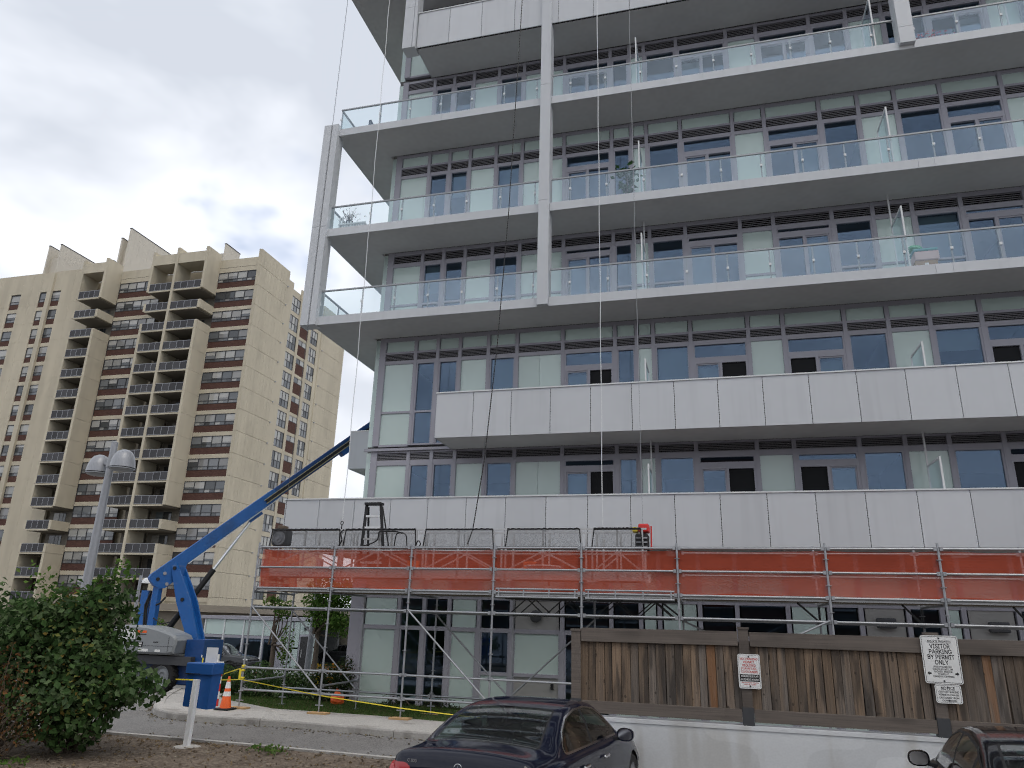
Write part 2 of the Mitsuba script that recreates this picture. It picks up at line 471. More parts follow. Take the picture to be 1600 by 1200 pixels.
def kerb_stones(name, line, width, lo, hi, length, side):
    struct_key = numbered(name)
    labels[struct_key] = {'kind': 'structure'}
    p = np.array(line, float)
    seg = np.r_[0, np.cumsum(np.hypot(*np.diff(p, axis=0).T))]
    n = max(1, int(round(seg[-1] / length)))
    ss = np.linspace(0, seg[-1], n + 1)
    at = lambda s_: np.array([np.interp(s_, seg, p[:, 0]), np.interp(s_, seg, p[:, 1])])
    for i in range(n):
        a_, b_ = ss[i] + 0.008, ss[i + 1] - 0.008
        kk = np.linspace(a_, b_, 5)
        q = np.array([at(s_) for s_ in kk])
        t = np.gradient(q, axis=0)
        t /= np.linalg.norm(t, axis=1, keepdims=True)
        nr = np.c_[-t[:, 1], t[:, 0]] * side
        zz = gz(q[:, 0], q[:, 1])
        sk = [q, q + nr * 0.02, q + nr * width, q + nr * width]
        hh = [lo, None]
        prof = [(0.0, lo), (0.012, hi - 0.03), (0.035, hi), (width, hi + 0.004), (width, lo)]
        v = np.stack([np.c_[q + nr * o, zz + h] for o, h in prof], 1).reshape(-1, 3)
        m_ = len(prof)
        f = [(j * m_ + k, (j + 1) * m_ + k, (j + 1) * m_ + k + 1, j * m_ + k + 1) for j in range(4) for k in range(m_ - 1)]
        v0 = v[:m_]
        v1 = v[-m_:]
        mb = MB().add(v, f)
        mb.add(v0, [(0, 1, 2), (0, 2, 3), (0, 3, 4)]).add(v1, [(0, 1, 2), (0, 2, 3), (0, 3, 4)])
        mb.build('stone', CONCRETE, struct_key)


kerb_stones('pavement_kerb', kerb_line, 0.23, -0.15, 0.135, 3.2, 1)
bed_line = [(-22.0, 12.95), (-10.2, 12.77), (-8.3, 12.72), (-5.4, 12.55), (-4.2, 12.5)]
kerb_stones('bed_kerb', bed_line, 0.16, -0.2, 0.09, 2.6, -1)
bx = np.linspace(-22, -4.4, 80)
by = np.linspace(5.5, 12.7, 50)


def bedz(X, Y):
    edge = np.clip(np.minimum(np.minimum(X + 22, -4.4 - X), Y - 5.5) / 0.5, 0, 1)
    return 0.03 + edge * 0.05 * meshkit.fbm(np.stack([X * 1.4, Y * 1.4, X * 0], -1), 4, 3) - 0.10 * (1 - edge)


v_, q_ = sheet(bx, by, bedz)
yl = np.interp(v_[:, 0], [p[0] for p in bed_line], [p[1] for p in bed_line]) - 0.155
v_[:, 1] = 5.5 + (v_[:, 1] - 5.5) / 7.2 * (yl - 5.5)
struct(MB().add(v_, q_).build('soil_bed', SOIL, smooth=True))
# litter on the soil: dry leaves and pebbles
_n = 1500
_lp = np.c_[RNG.uniform(-12.5, -4.6, _n), 12.5 - 4.5 * RNG.random(_n) ** 1.6, np.zeros(_n)]
_lp[:, 2] = bedz(_lp[:, 0], _lp[:, 1]) + 0.012
mb = leaves(_lp, np.tile([0, 0, 1.6], (_n, 1)), 0.055, RNG, [(0.16, 0.11, 0.06), (0.23, 0.17, 0.10), (0.11, 0.085, 0.06), (0.28, 0.25, 0.20)])
k = mb.build('leaf_litter', LEAF)
labels[k] = {'kind': 'stuff', 'label': 'dry leaves and chips scattered over the bare soil bed', 'category': 'leaf litter'}
# weeds
_n = 260
_c = np.array([(-7.55, 12.2), (-7.3, 12.05), (-10.9, 11.6), (-10.2, 9.7), (-10.6, 9.5)])[RNG.integers(0, 5, _n)]
_lp = np.c_[_c + RNG.normal(size=(_n, 2)) * 0.14, 0.09 + RNG.random(_n) * 0.06]
k = leaves(_lp, np.tile([0, 0, 0.4], (_n, 1)), 0.07, RNG, [(0.07, 0.13, 0.03), (0.10, 0.16, 0.04)]).build('weeds', LEAF)
labels[k] = {'kind': 'stuff', 'label': 'small green weeds sprouting from the bare soil', 'category': 'weeds'}

# grass blades on the lawn
_n = 26000
_g = np.c_[RNG.uniform(-15, -3.2, _n), RNG.uniform(16.9, 20.7, _n)]
from shapely.geometry import Polygon as _Pg
from shapely import contains_xy
_ok = contains_xy(_Pg([(-13.4, 18.95), (-12.6, 18.15), (-10.4, 16.93), (-7.7, 16.9), (-5.9, 16.68), (-3.0, 16.7), (-3.0, 20.75), (-10.5, 20.75), (-15.0, 21.0)]), _g[:, 0], _g[:, 1])
_g = _g[_ok]
_g = _g[(_g[:, 0] < -6.9) | (RNG.random(len(_g)) < 0.25)]
_n = len(_g)
_b = np.c_[_g, gz(_g[:, 0], _g[:, 1]) + 0.055]
_a = RNG.uniform(0, 2 * np.pi, _n)
_h = RNG.uniform(0.035, 0.09, _n)
_w = np.c_[np.cos(_a), np.sin(_a), np.zeros(_n)] * 0.008
_t = _b + np.c_[RNG.normal(size=(_n, 2)) * 0.03, _h]
v_ = np.stack([_b - _w, _b + _w, _t], 1).reshape(-1, 3)
_cc = np.array([(0.055, 0.125, 0.026), (0.075, 0.15, 0.034), (0.12, 0.165, 0.06), (0.05, 0.09, 0.024), (0.15, 0.14, 0.07)])[RNG.integers(0, 5, _n)]
k = MB().add(v_, np.arange(3 * _n).reshape(-1, 3), np.repeat(_cc, 3, 0)).build('grass', LEAF)
labels[k] = {'kind': 'stuff', 'label': 'bright green grass between the pavement and the hedge', 'category': 'grass'}

# ------------------------------------------------------------------ the glass condominium tower
BLIND = pr('blind', (0.22, 0.23, 0.24), .9)
B = thing('condo_building', 'modern tower of pale green glass with long white balcony bands and grey soffits', 'building')
YG, YB, XL, XR = 20.8, 19.2, -10.5, 16.0
MX = [-10.12, -9.01, -8.24, -7.48, -6.53, -5.59, -4.13, -2.52, -1.87, -1.38, -0.29, 1.34, 2.30, 3.94, 5.05, 6.09, 7.34, 8.95, 9.9, 11.5, 12.6, 13.6, 14.9, 16.0]
KIND = 'SGGSGSDGSGDSDGSGDSDGSGD'
_uv = [0.0]


def nextu():
    _uv[0] = (_uv[0] * 1.0 + 0.6180339) % 1.0
    return _uv[0]


def frame(mb, x0, x1, z0, z1, w=0.05, y0=YG - 0.028, y1=YG + 0.075):
    mb.box(x0, x1, y0, y1, z0, z0 + w).box(x0, x1, y0, y1, z1 - w, z1)
    mb.box(x0, x0 + w, y0 + .002, y1, z0 + w, z1 - w).box(x1 - w, x1, y0 + .002, y1, z0 + w, z1 - w)
    return mb


def pane(parent, x0, x1, z0, z1, m=GLASS, y=YG + 0.03, name='pane'):
    # each pane sits very slightly out of true, as real glazing does
    a, b = RNG.normal(size=2) * 0.0028
    v = [(x0, y - a - b, z0), (x1, y + a - b, z0), (x1, y + a + b, z1), (x0, y - a + b, z1)]
    return MB().add(v, [(0, 1, 2, 3)]).build(name, m, parent)


MW = 0.055


def bay(kind, x0, x1, z0, zt, head=None, cross=None, curtain=None, dark_left=True):
    """One bay of glazing between two mullions from sill z0 to head zt."""
    a, b = x0 + MW, x1 - MW
    if kind == 'S':
        cuts = [z0] + ([cross] if cross else []) + [zt]
        for lo, hi in zip(cuts[:-1], cuts[1:]):
            h = [a, b] if b - a < 1.15 else [a, (a + b) / 2, b]
            for l, r in zip(h[:-1], h[1:]):
                MB().box(l + .004, r - .004, YG + .012, YG + .04, lo + .035, hi - .035).build('spandrel_panel', SPANDREL, B, uvx=nextu())
        mb = MB()
        for c in cuts:
            mb.box(a, b, YG - .03, YG + .08, c - .035, c + .035)
        mb.box(a, b, YG + .045, YG + .08, z0 + .035, zt - .035)
        mb.build('panel_frame', MULLION, B)
        return
    if kind == 'G':
        mb = frame(MB(), a, b, z0, zt)
        if cross:
            mb.box(a + .05, b - .05, YG - .027, YG + .07, cross - .03, cross + .03)
        w = mb.build('window', MULLION, B)
        if cross:
            pane(w, a + .05, b - .05, z0 + .05, cross - .03)
            pane(w, a + .05, b - .05, cross + .03, zt - .05)
        else:
            pane(w, a + .05, b - .05, z0 + .05, zt - .05)
        if curtain is not None and RNG.random() < .38:
            q = RNG.uniform(.15, .8)
            MB().box(a + .06, b - .06, YG + .14, YG + .145, zt - .05 - q * (zt - z0), zt - .05).build('roller_blind', BLIND, w)
        elif curtain:
            drape(w, a + .05, b - .05, z0, zt - curtain * (zt - z0))
        return
    # balcony door with a fixed light above: one leaf behind an insect screen
    hd = head
    mb = frame(MB(), a, b, z0, hd - .06, .07)
    mb.box(a, b, YG - .03, YG + .08, hd - .06, hd + .06)
    mb.box(a, b, YG - .026, YG + .075, zt - .05, zt)
    mb.box(a, a + .05, YG - .026, YG + .075, hd + .06, zt - .05).box(b - .05, b, YG - .026, YG + .075, hd + .06, zt - .05)
    m_ = (a + b) / 2
    mb.box(m_ - .035, m_ + .035, YG - .025, YG + .07, z0 + .07, hd - .13)
    w = mb.build('balcony_door', MULLION, B)
    pane(w, a + .05, b - .05, hd + .06, zt - .05)
    L, R = (a + .07, m_ - .035), (m_ + .035, b - .07)
    S, G_ = (L, R) if dark_left else (R, L)
    if z0 < 9:
        pane(w, S[0], S[1], z0 + .07, hd - .13, SCREEN, YG + .045, 'insect_screen')
    else:
        pane(w, S[0], S[1], z0 + .07, hd - .13, GLASS, YG + .05)
    fr = frame(MB(), G_[0], G_[1], z0 + .07, hd - .13, .04, YG + .0, YG + .05)
    fr.build('sash', MULLION, w)
    pane(w, G_[0] + .04, G_[1] - .04, z0 + .11, hd - .17, GLASS, YG + .028)
    if RNG.random() < .4:
        MB().box(G_[0], G_[1], YG + .14, YG + .145, z0 + .05, hd - .2).build('roller_blind', BLIND, w)


def drape(w, x0, x1, z0, z1):
    n = 40
    xx = np.linspace(x0, x1, n)
    yy = YG + .22 + .018 * np.sin(xx * 44 + RNG.random() * 6) + .008 * np.sin(xx * 17)
    v = np.vstack([np.c_[xx, yy, np.full(n, z0)], np.c_[xx, yy, np.full(n, z1)]])
    MB().add(v, [(i, i + 1, n + i + 1, n + i) for i in range(n - 1)]).build('curtain', CURTAIN, w, smooth=True)


def louvre(x0, x1, z0, z1):
    a, b = x0 + MW, x1 - MW
    MB().box(a, b, YG + .075, YG + .085, z0, z1).build('louvre_back', BLACK, B)
    mb = MB()
    n = 5
    for i in range(n):
        z = z0 + (i + .5) * (z1 - z0) / n
        mb.add([(a, YG - .012, z + .0), (b, YG - .012, z + .0), (b, YG + .05, z + .024), (a, YG + .05, z + .024),
                (a, YG - .012, z - .021), (b, YG - .012, z - .021), (b, YG + .05, z + .016), (a, YG + .05, z + .016)],
               [(0, 1, 2, 3), (4, 7, 6, 5), (0, 4, 5, 1)])
    mb.build('louvre', LOUVRE, B)


def storey(z0, louv, zt, soffit, head, spandrel=None, cross=None, cross_s=None, left_sill=None, curt=()):
    for i, kd in enumerate(KIND):
        x0, x1 = MX[i], MX[i + 1]
        cr = cross if kd == 'G' else (cross_s if kd == 'S' else None)
        bay(kd, x0, x1, z0, zt, head, cr, curtain=curt[i % len(curt)] if curt and kd == 'G' else None, dark_left=(i % 4 != 2))
        louvre(x0, x1, louv[0], louv[1])
        mb = MB().box(x0 + MW, x1 - MW, YG - .031, YG + .08, zt, louv[0])
        if spandrel:
            MB().box(x0 + MW + .02, x1 - MW - .02, YG + .012, YG + .04, spandrel[0] + .03, spandrel[1] - .03).build('spandrel_panel', SPANDREL, B, uvx=nextu())
            MB().box(x0 + MW, x1 - MW, YG - .031, YG + .08, louv[1], spandrel[0] + .03).build('transom', MULLION, B)
            MB().box(x0 + MW, x1 - MW, YG - .031, YG + .08, spandrel[1] - .03, soffit).build('transom', MULLION, B)
        else:
            MB().box(x0 + MW, x1 - MW, YG - .031, YG + .08, louv[1], soffit).build('transom', MULLION, B)
        mb.build('transom', MULLION, B)
    for x in MX:
        w = MW if x > -10 else .16
        MB().box(x - (w if x < -10 else MW), x + MW, YG - .045, YG + .10, z0, soffit).build('mullion', MULLION, B)


storey(4.45, (6.95, 7.19), 6.83, 7.24, 6.58)
storey(7.43, (10.27, 10.51), 10.19, 11.08, 9.69, spandrel=(10.55, 10.98), cross=8.52, cross_s=8.52, curt=(0, .0))
storey(11.40, (13.82, 14.12), 13.72, 14.25, 13.51, cross=12.25, cross_s=12.25, curt=(0, 0, 0))
storey(14.58, (17.32, 17.61), 17.24, 18.19, 16.75, spandrel=(17.65, 18.10), cross=14.95, cross_s=14.95, curt=(0, .0))
storey(18.48, (21.02, 21.33), 20.9, 21.42, 20.6, cross=19.2)
storey(21.65, (24.1, 24.4), 24.0, 24.69, 23.7)
MB().box(XL, -9.95, YG - .12, YG - .035, 7.25, 7.33).box(-9.95, -7.45, YG - .12, YG - .046, 7.25, 7.33).build('ledge', MULLION, B)

# floors, rooms and outer walls behind the glazing
for z in (4.25, 7.24, 11.09, 14.26, 18.2, 21.43, 24.7):
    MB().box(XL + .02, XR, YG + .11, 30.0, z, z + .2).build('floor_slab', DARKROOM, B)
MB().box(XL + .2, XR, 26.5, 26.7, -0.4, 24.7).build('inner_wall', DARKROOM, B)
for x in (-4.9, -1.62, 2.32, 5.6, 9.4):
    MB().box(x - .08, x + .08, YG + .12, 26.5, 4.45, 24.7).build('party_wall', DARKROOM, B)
for z0, z1 in ((-.3, 4.25), (4.45, 7.24), (7.44, 11.09), (11.29, 14.26), (14.46, 18.2), (18.4, 21.43), (21.63, 24.7)):
    MB().box(XL, XL + .2, YG + .11, 42.0, z0, z1).build('side_wall', SPANDREL, B, uvx=nextu())
    MB().box(XR, XR + .2, YG, 42.0, z0, z1).build('side_wall', SPANDREL, B, uvx=nextu())
for i in range(6):
    z = 24.9 + 3.3 * i
    MB().box(XL, XR, YG, 42.0, z, z + 2.9).build('upper_storey', SPANDREL, B, uvx=nextu())
    MB().box(-12.2, XR, YB, 42.2, z + 2.9, z + 3.3).build('balcony_slab', SOFFIT, B)
MB().box(XL, XR, 41.8, 42.0, -1.2, 24.7).build('rear_wall', SPANDREL, B, uvx=nextu())

# balcony slabs that wrap the corner, their white edge strips
XW = -11.95


def slab(z0, z1, west=True, x_from=XW, y_back=40.0):
    from shapely.geometry import Polygon
    poly = [(x_from, YB + .03), (XR, YB + .03), (XR, YG - .05), (XL - .02, YG - .05), (XL - .02, y_back), (x_from, y_back)] if west else [(x_from, YB + .03), (XR, YB + .03), (XR, YG - .05), (x_from, YG - .05)]
    MB().prism(poly, z0, z1 - .004).build('balcony_slab', SOFFIT, B)


def edge_strip(z0, z1):
    cuts = [XW - .03, -8.0, -4.6, -4.25, 0.5, 5.96, 6.36, 10.5, XR]
    for a, b in zip(cuts[:-1], cuts[1:]):
        if abs(a + 4.6) < .01 or (abs(a - 5.96) < .01 and z0 > 18):
            continue
        MB().box(a + .003, b - .003, YB, YB + .03, z0 - .012, z1).build('edge_strip', PANEL, B, uvx=nextu())
    MB().box(XW - .03, XW, YB + .03, 40, z0 - .012, z1).build('edge_strip', PANEL, B, uvx=nextu())


for z0, z1 in ((11.09, 11.36), (14.26, 14.53), (18.2, 18.46)):
    slab(z0, z1)
    edge_strip(z0, z1)
slab(24.7, 24.95, x_from=-12.2)
MB().box(-12.23, XR, YB, YB + .03, 24.69, 24.97).build('edge_strip', PANEL, B, uvx=nextu())

# glass balustrades
PX = [-10.34 + 1.118 * i for i in range(24)]


def balustrade(zs, zr, gaps=()):
    xs_ = [-11.82] + [x for x in PX if x < 15.6]
    for x in xs_:
        if -4.62 < x < -4.22 or any(g0 < x < g1 for g0, g1 in gaps):
            continue
        mb = MB().box(x - .016, x + .016, YB + .10, YB + .14, zs, zr - .045)
        k_ = mb.build('baluster', RAILALU, B)
        MB().box(x - .034, x + .034, YB + .055, YB + .10, zs + .42, zs + .49).build('clip', CLIP, k_)
    for a, b in zip(xs_[:-1], xs_[1:]):
        for s0, s1 in ([(a, b)] if not (a < -4.42 < b) else [(a, -4.62), (-4.21, b)]):
            if s1 - s0 > .1 and not any(s0 < g1 and s1 > g0 for g0, g1 in gaps):
                y = YB + .075
                MB().box(s0 + .006, s1 - .006, y, y + .0015, zs + .03, zr - .07).build('glass_panel', CLEAR, B)
    segs = [(-11.85, -4.60), (-4.23, XR)]
    for g0, g1 in gaps:
        segs = [(-11.85, -4.60), (-4.23, g0), (g1, XR)]
    for a, b in segs:
        MB().box(a, b, YB + .07, YB + .125, zr - .045, zr).build('top_rail', RAILALU, B)
    # the return along the west side
    for i in range(8):
        y = YB + .12 + 1.15 * i
        if i:
            MB().box(-11.84, -11.80, y - .018, y + .018, zs, zr - .05).build('baluster', RAILALU, B)
        MB().box(-11.86, -11.8585, y + .02, y + 1.12, zs + .03, zr - .07).build('glass_panel', CLEAR, B)
    MB().box(-11.87, -11.81, YB + .126, YB + 9.3, zr - .045, zr).build('top_rail', RAILALU, B)


balustrade(11.36, 12.31)
balustrade(14.53, 15.42)
balustrade(18.46, 19.35, gaps=[(5.93, 6.42)])

# white panel bands
SEAM = [-12.14 + 1.127 * i for i in range(26)]


def band(xl, z0, z1, seams, cap=True):
    cuts = [xl] + [x for x in seams if x > xl + .2 and x < XR] + [XR]
    for a, b in zip(cuts[:-1], cuts[1:]):
        MB().box(a + .008, b - .008, YB, YB + .03, z0, z1 - .004).build('cladding_panel', PANEL, B, uvx=nextu())
    MB().box(xl + .01, XR, YB + .035, YB + .10, z0 + .02, z1 - .01).build('band_backing', BLACK, B)
    if cap:
        MB().box(xl - .02, XR, YB - .03, YB + .13, z1, z1 + .035).build('coping', CLIP, B)


SB2 = [-7.56 + 1.132 * i for i in range(22)]
band(-12.14, 4.17, 5.50, SEAM)
band(-7.56, 7.23, 8.56, SB2)
band(-9.14, 21.43, 22.93, [-9.14 + 1.19 * i for i in range(4)] + [-4.05 + 1.19 * i for i in range(18)])
MB().box(-12.14, XR, YB + .101, YG - .05, 4.19, 4.43).build('balcony_slab', SOFFIT, B)
MB().box(-12.14, XL - .03, YG - .05, 25.0, 4.19, 4.43).build('balcony_slab', SOFFIT, B)
MB().box(-12.155, -12.141, YB + .03, 25.0, 4.17, 5.50).build('cladding_panel', PANEL, B, uvx=nextu())
MB().box(-7.56, XR, YB + .101, YG - .05, 7.245, 7.43).build('balcony_slab', SOFFIT, B)
MB().box(-7.575, -7.561, YB + .03, YG - .05, 7.23, 8.56).build('cladding_panel', PANEL, B, uvx=nextu())
MB().box(-9.14, XR, YB + .101, YG - .05, 21.445, 21.63).build('balcony_slab', SOFFIT, B)
MB().box(-9.155, -9.141, YB + .03, YG - .05, 21.43, 22.93).build('cladding_panel', PANEL, B, uvx=nextu())
# closed balcony box on the far side of the corner
MB().box(-12.25, XL - .02, 23.1, 30.0, 7.23, 7.45).build('balcony_slab', SOFFIT, B)
MB().box(-12.28, XL - .02, 23.07, 23.1, 7.22, 8.56).build('cladding_panel', PANEL, B, uvx=nextu())
MB().box(-12.28, -12.25, 23.1, 30.0, 7.22, 8.56).build('cladding_panel', PANEL, B, uvx=nextu())
MB().box(-12.30, XL - .02, 23.05, 23.15, 8.56, 8.59).build('coping', ALUMINIUM, B)


def column(x0, x1, z0, z1, groove=None, y0=YB - .11, y1=YB + .36):
    parts = [(x0, x1)] if groove is None else [(x0, groove - .012), (groove + .012, x1)]
    zs_ = [z0] + [z for z in np.arange(11.09 + 3.5, 46, 4.3) if z0 + .5 < z < z1 - .5] + [z1]
    mb = MB()
    for lo, hi in zip(zs_[:-1], zs_[1:]):
        for a, b in parts:
            mb.box(a, b, y0, y0 + .03, lo + .005, hi - .005)
    mb.box(x0 + .003, x1 - .003, y0 + .031, y1, z0 + .002, z1)
    mb.build('column', PANEL, B, uvx=nextu())


column(-12.34, -11.80, 11.06, 18.62, groove=-12.06, y1=YB + .30)
column(-4.585, -4.255, 11.10, 45.0)
column(-9.65, -9.17, 21.40, 45.0, groove=-9.28)
column(5.985, 6.385, 18.33, 45.0)

# glass privacy screens between neighbouring balconies
for x in (-1.52, 5.42, 9.35):
    for zf, zt in ((4.45, 6.35), (7.44, 9.32), (11.37, 13.25), (14.54, 16.45), (18.47, 20.4)):
        d = MB().box(x - .02, x + .02, YB + .16, YB + .21, zf, zt)
        d.box(x - .02, x + .02, YB + .21, YG - .35, zt - .05, zt - .004).box(x - .02, x + .02, YG - .35, YG - .31, zf, zf + 3.0 if zf < 7 or 11 < zf < 12 else zt)
        k = d.build('privacy_screen', CLIP, B)
        MB().box(x - .001, x + .0005, YB + .21, YG - .35, zf + .05, zt - .05).build('pane', CLEAR, k)

# ground floor
GX = [-10.12, -8.95, -8.17, -7.40, -6.50, -5.54, -4.10, -2.75, -1.95, -1.45, -0.40, 0.54, 1.79, 2.78, 3.51, 4.59, 5.34, 5.81, 6.98, 8.2, 9.4, 10.6, 12.0, 14.0, 16.0]
GK = 'SGGSGPEGSSGGSGPGSPGSGPGG'
Z0, ZM, ZT, ZC = -0.22, 2.0, 2.90, 4.17
MB().box(XL, XR, YG - .06, YG + .10, -0.6, Z0).build('plinth', CONCRETE, B)
STONE = pr('storefront_panel', (0.30, 0.295, 0.285), 0.6)
for i, kd in enumerate(GK):
    x0, x1 = GX[i], GX[i + 1]
    a, b = x0 + MW, x1 - MW
    low = 0.88 if kd in 'S' and i not in (0, 3) or (kd == 'G' and i > 3) or kd == 'P' else Z0
    mb = frame(MB(), a, b, Z0 + .001, ZM, .045)
    if low > Z0:
        mb.box(a + .045, b - .045, YG - .027, YG + .07, low - .045, low + .045)
    mb.box(a, b, YG - .026, YG + .075, ZM, ZM + .07).box(a, b, YG - .026, YG + .075, ZT - .07, ZT)
    w = mb.build('shop_window', MULLION, B)
    lo_m = SPANDREL if i != 5 else STONE
    if low > Z0:
        MB().box(a + .045, b - .045, YG + .012, YG + .035, Z0 + .046, low - .045).build('panel', lo_m if kd != 'P' else STONE, w, uvx=nextu())
    bot = low + .045 if low > Z0 else Z0 + .046
    if kd in 'GE':
        pane(w, a + .045, b - .045, bot, ZM - .045)
        pane(w, a + .045, b - .045, ZM + .07, ZT - .07)
    else:
        MB().box(a + .045, b - .045, YG + .012, YG + .035, bot, ZM - .045).build('panel', SPANDREL, w, uvx=nextu())
        MB().box(a + .045, b - .045, YG + .012, YG + .035, ZM + .07, ZT - .07).build('panel', STONE if kd == 'P' else SPANDREL, w, uvx=nextu())
    # upper zone under the first balcony: panels with louvres over them
    MB().box(a, b, YG + .012, YG + .04, ZT + .03, 3.72).build('panel', SPANDREL if i % 3 else STONE, w, uvx=nextu())
    louvre(x0, x1, 3.78, 4.12)
    MB().box(x0 - MW, x0 + MW, YG - .045, YG + .10, Z0, ZC).build('mullion', MULLION, B)
MB().box(XL, -10.175, YG - .05, YG + .10, Z0, ZC).build('corner_post', MULLION, B)
for x in (-3.9, -1.0, 1.87, 5.71, 8.5):
    MB().add(*rounded_box(x - .17, x + .17, 19.9, 20.2, 4.02, 4.188, .03)).build('soffit_light', WHITE, B, smooth=40)
MB().lathe([(0, .0), (.10, .0), (.16, .035), (.165, .08), (.12, .1), (0, .1)], (0, 0, 0), 24).xf(np.array([[1, 0, 0, -4.83], [0, 0, -1, YG - .02], [0, 1, 0, 2.42], [0, 0, 0, 1.0]])).build('wall_light', STEEL_DARK, B, smooth=40)
for x, z in ((4.05, 2.48), (6.5, 2.45)):
    MB().add(*rounded_box(x - .22, x + .22, YG - .16, YG - .03, z - .12, z + .12, .03)).build('wall_vent', STEEL_DARK, B, smooth=40)
MB().box(-4.40, -4.32, YG - .06, YG - .03, 0.55, 0.70).build('intercom', BLACK, B)
# ------------------------------------------------------------------ scaffold
SX = [-11.08, -8.97, -6.94, -4.89, -2.84, -0.755, 2.255, 4.355, 6.44, 8.5]
YF, YI, TUBE = 16.60, 18.50, 0.0242
S = thing('scaffold', 'galvanised tube scaffold with plank deck standing along the tower front', 'scaffold')
BAYS = list(zip(SX[:-1], SX[1:]))
for i, x in enumerate(SX):
    lean = RNG.normal() * 0.01
    for y, top in ((YF, 4.0), (YI, 4.12 if i > 5 else 2.9)):
        zb = (0.135 if y == YF else float(gz(x, y)) + 0.07)
        pts = [(x, y, zb + .16), (x + lean, y, top)]
        s = MB().tube(pts, TUBE, 10).build('standard', GALV, S, smooth=40)
        mb = MB()
        z = 0.52
        while z < top:
            mb.lathe([(TUBE, -.006), (.058, -.006), (.058, .006), (TUBE, .006)], (x + lean * (z / top), y, z), 14)
            z += 0.525
        mb.build('rosette', GALV, s, smooth=40)
        j = MB().lathe([(0, 0), (.017, 0), (.017, .30), (0, .30)], (x, y, zb), 8)
        j.box(x - .075, x + .075, y - .075, y + .075, zb - .004, zb + .006)
        j.box(x - .10, x + .10, y - .012, y + .012, zb + .16, zb + .185)
        j.build('base_jack', GALV, S, smooth=40)


def ledger(a, b, w=TUBE, m=GALV):
    a, b = np.array(a, float), np.array(b, float)
    t = (b - a) / np.linalg.norm(b - a)
    k = MB().tube([a + t * .03, b - t * .03], w, 8)
    for p, s_ in ((a, 1), (b, -1)):   # wedge heads
        q = p + t * s_ * .055
        k.box(q[0] - .03, q[0] + .03, q[1] - .03, q[1] + .03, q[2] - .035, q[2] + .04)
    k.build('ledger', m, S, smooth=40)


for i, (a, b) in enumerate(BAYS):
    for z in (0.55, 1.045, 2.44, 2.90, 3.40, 3.885):
        ledger((a, YF, z), (b, YF, z))
    for z in (0.45, 0.90, 2.42, 2.86) + ((3.43, 3.95) if i > 4 else ()):
        ledger((a, YI, z), (b, YI, z))
for i, x in enumerate(SX):
    for z in (2.42, 2.80, 0.72) if i < 2 else (2.42, 2.80):
        ledger((x, YF, z), (x, YI, z))
for z in (3.40, 3.885):
    ledger((SX[0], YF, z), (SX[0], YI, z))
MB().tube([(SX[0], YI, 2.7), (SX[0], YI, 4.0)], TUBE, 10).build('standard', GALV, S, smooth=40)
# braces: front face, inner face, and the two raking ones at the road end
for (a, z0), (b, z1), y in (((SX[0] + .02, 2.47), (SX[1] - .03, 0.62), YF - .05), ((SX[2] + .02, 2.47), (SX[3] - .03, 0.60), YF - .05), ((SX[5] + 1.75, 1.9), (SX[6] - .05, 2.46), YF - .05),
                            ((SX[0] + .02, 2.40), (SX[1] - .02, 0.52), YI - .05), ((SX[2], 2.40), (SX[3] - .02, 0.50), YI - .05), ((SX[3], 0.55), (SX[4], 2.36), YI - .05), ((SX[5], 2.4), (SX[6], 1.0), YI - .05)):
    MB().tube([(a, y, z0), (b, y, z1)], 0.021, 8).build('brace', GALV, S, smooth=40)
# short struts that carry the deck edge on the right
for x in SX[5:9]:
    MB().tube([(x, YI, 2.35), (x, YI - .02, 2.85)], .024, 8).tube([(x - .02, YI - .04, 2.45), (x - .5, YI - .6, 2.83)], .022, 8).build('strut', STEEL_DARK, S, smooth=40)
# plank deck: five planks to a bay
for a, b in BAYS:
    for j in range(5):
        y0 = YF + .08 + j * .345
        s = RNG.uniform(-.012, .012)
        MB().box(a + .03, b - .03, y0, y0 + .325, 2.85 + s * .3, 2.895 + s * .3).build('plank', DECKWOOD, S)
    MB().box(a + .03, b - .03, YF + .035, YF + .06, 2.83, 2.925).build('deck_edge', ALUMINIUM, S)
# lattice beams under the third and fourth bays
for a, b in BAYS[3:5]:
    for y in (YF + .9, YI - .08):
        t = MB().tube([(a + .05, y, 2.80), (b - .05, y, 2.80)], .022, 8).tube([(a + .25, y, 2.42), (b - .25, y, 2.42)], .022, 8)
        n = 4
        for q in range(n):
            xa, xb = a + .15 + (b - a - .3) * q / n, a + .15 + (b - a - .3) * (q + 1) / n
            t.tube([(xa, y, 2.80 if q % 2 else 2.42), (xb, y, 2.42 if q % 2 else 2.80)], .016, 6)
        t.build('lattice_beam', STEEL_DARK, S, smooth=40)
    e = MB().tube([(a + .08, YF - .02, 2.80), (b - .08, YF - .02, 2.80)], .022, 8).tube([(a + .08, YF - .02, 2.975), (b - .08, YF - .02, 2.975)], .02, 8)
    for q in range(4):
        xq = a + .15 + (b - a - .3) * q / 3
        e.tube([(xq, YF - .02, 2.80), (xq, YF - .02, 2.975)], .016, 6)
    e.build('double_rail', GALV, S, smooth=40)
SOLE = ['leftmost front standard', 'second front standard from the left', 'third front standard from the left', 'fourth front standard from the left']
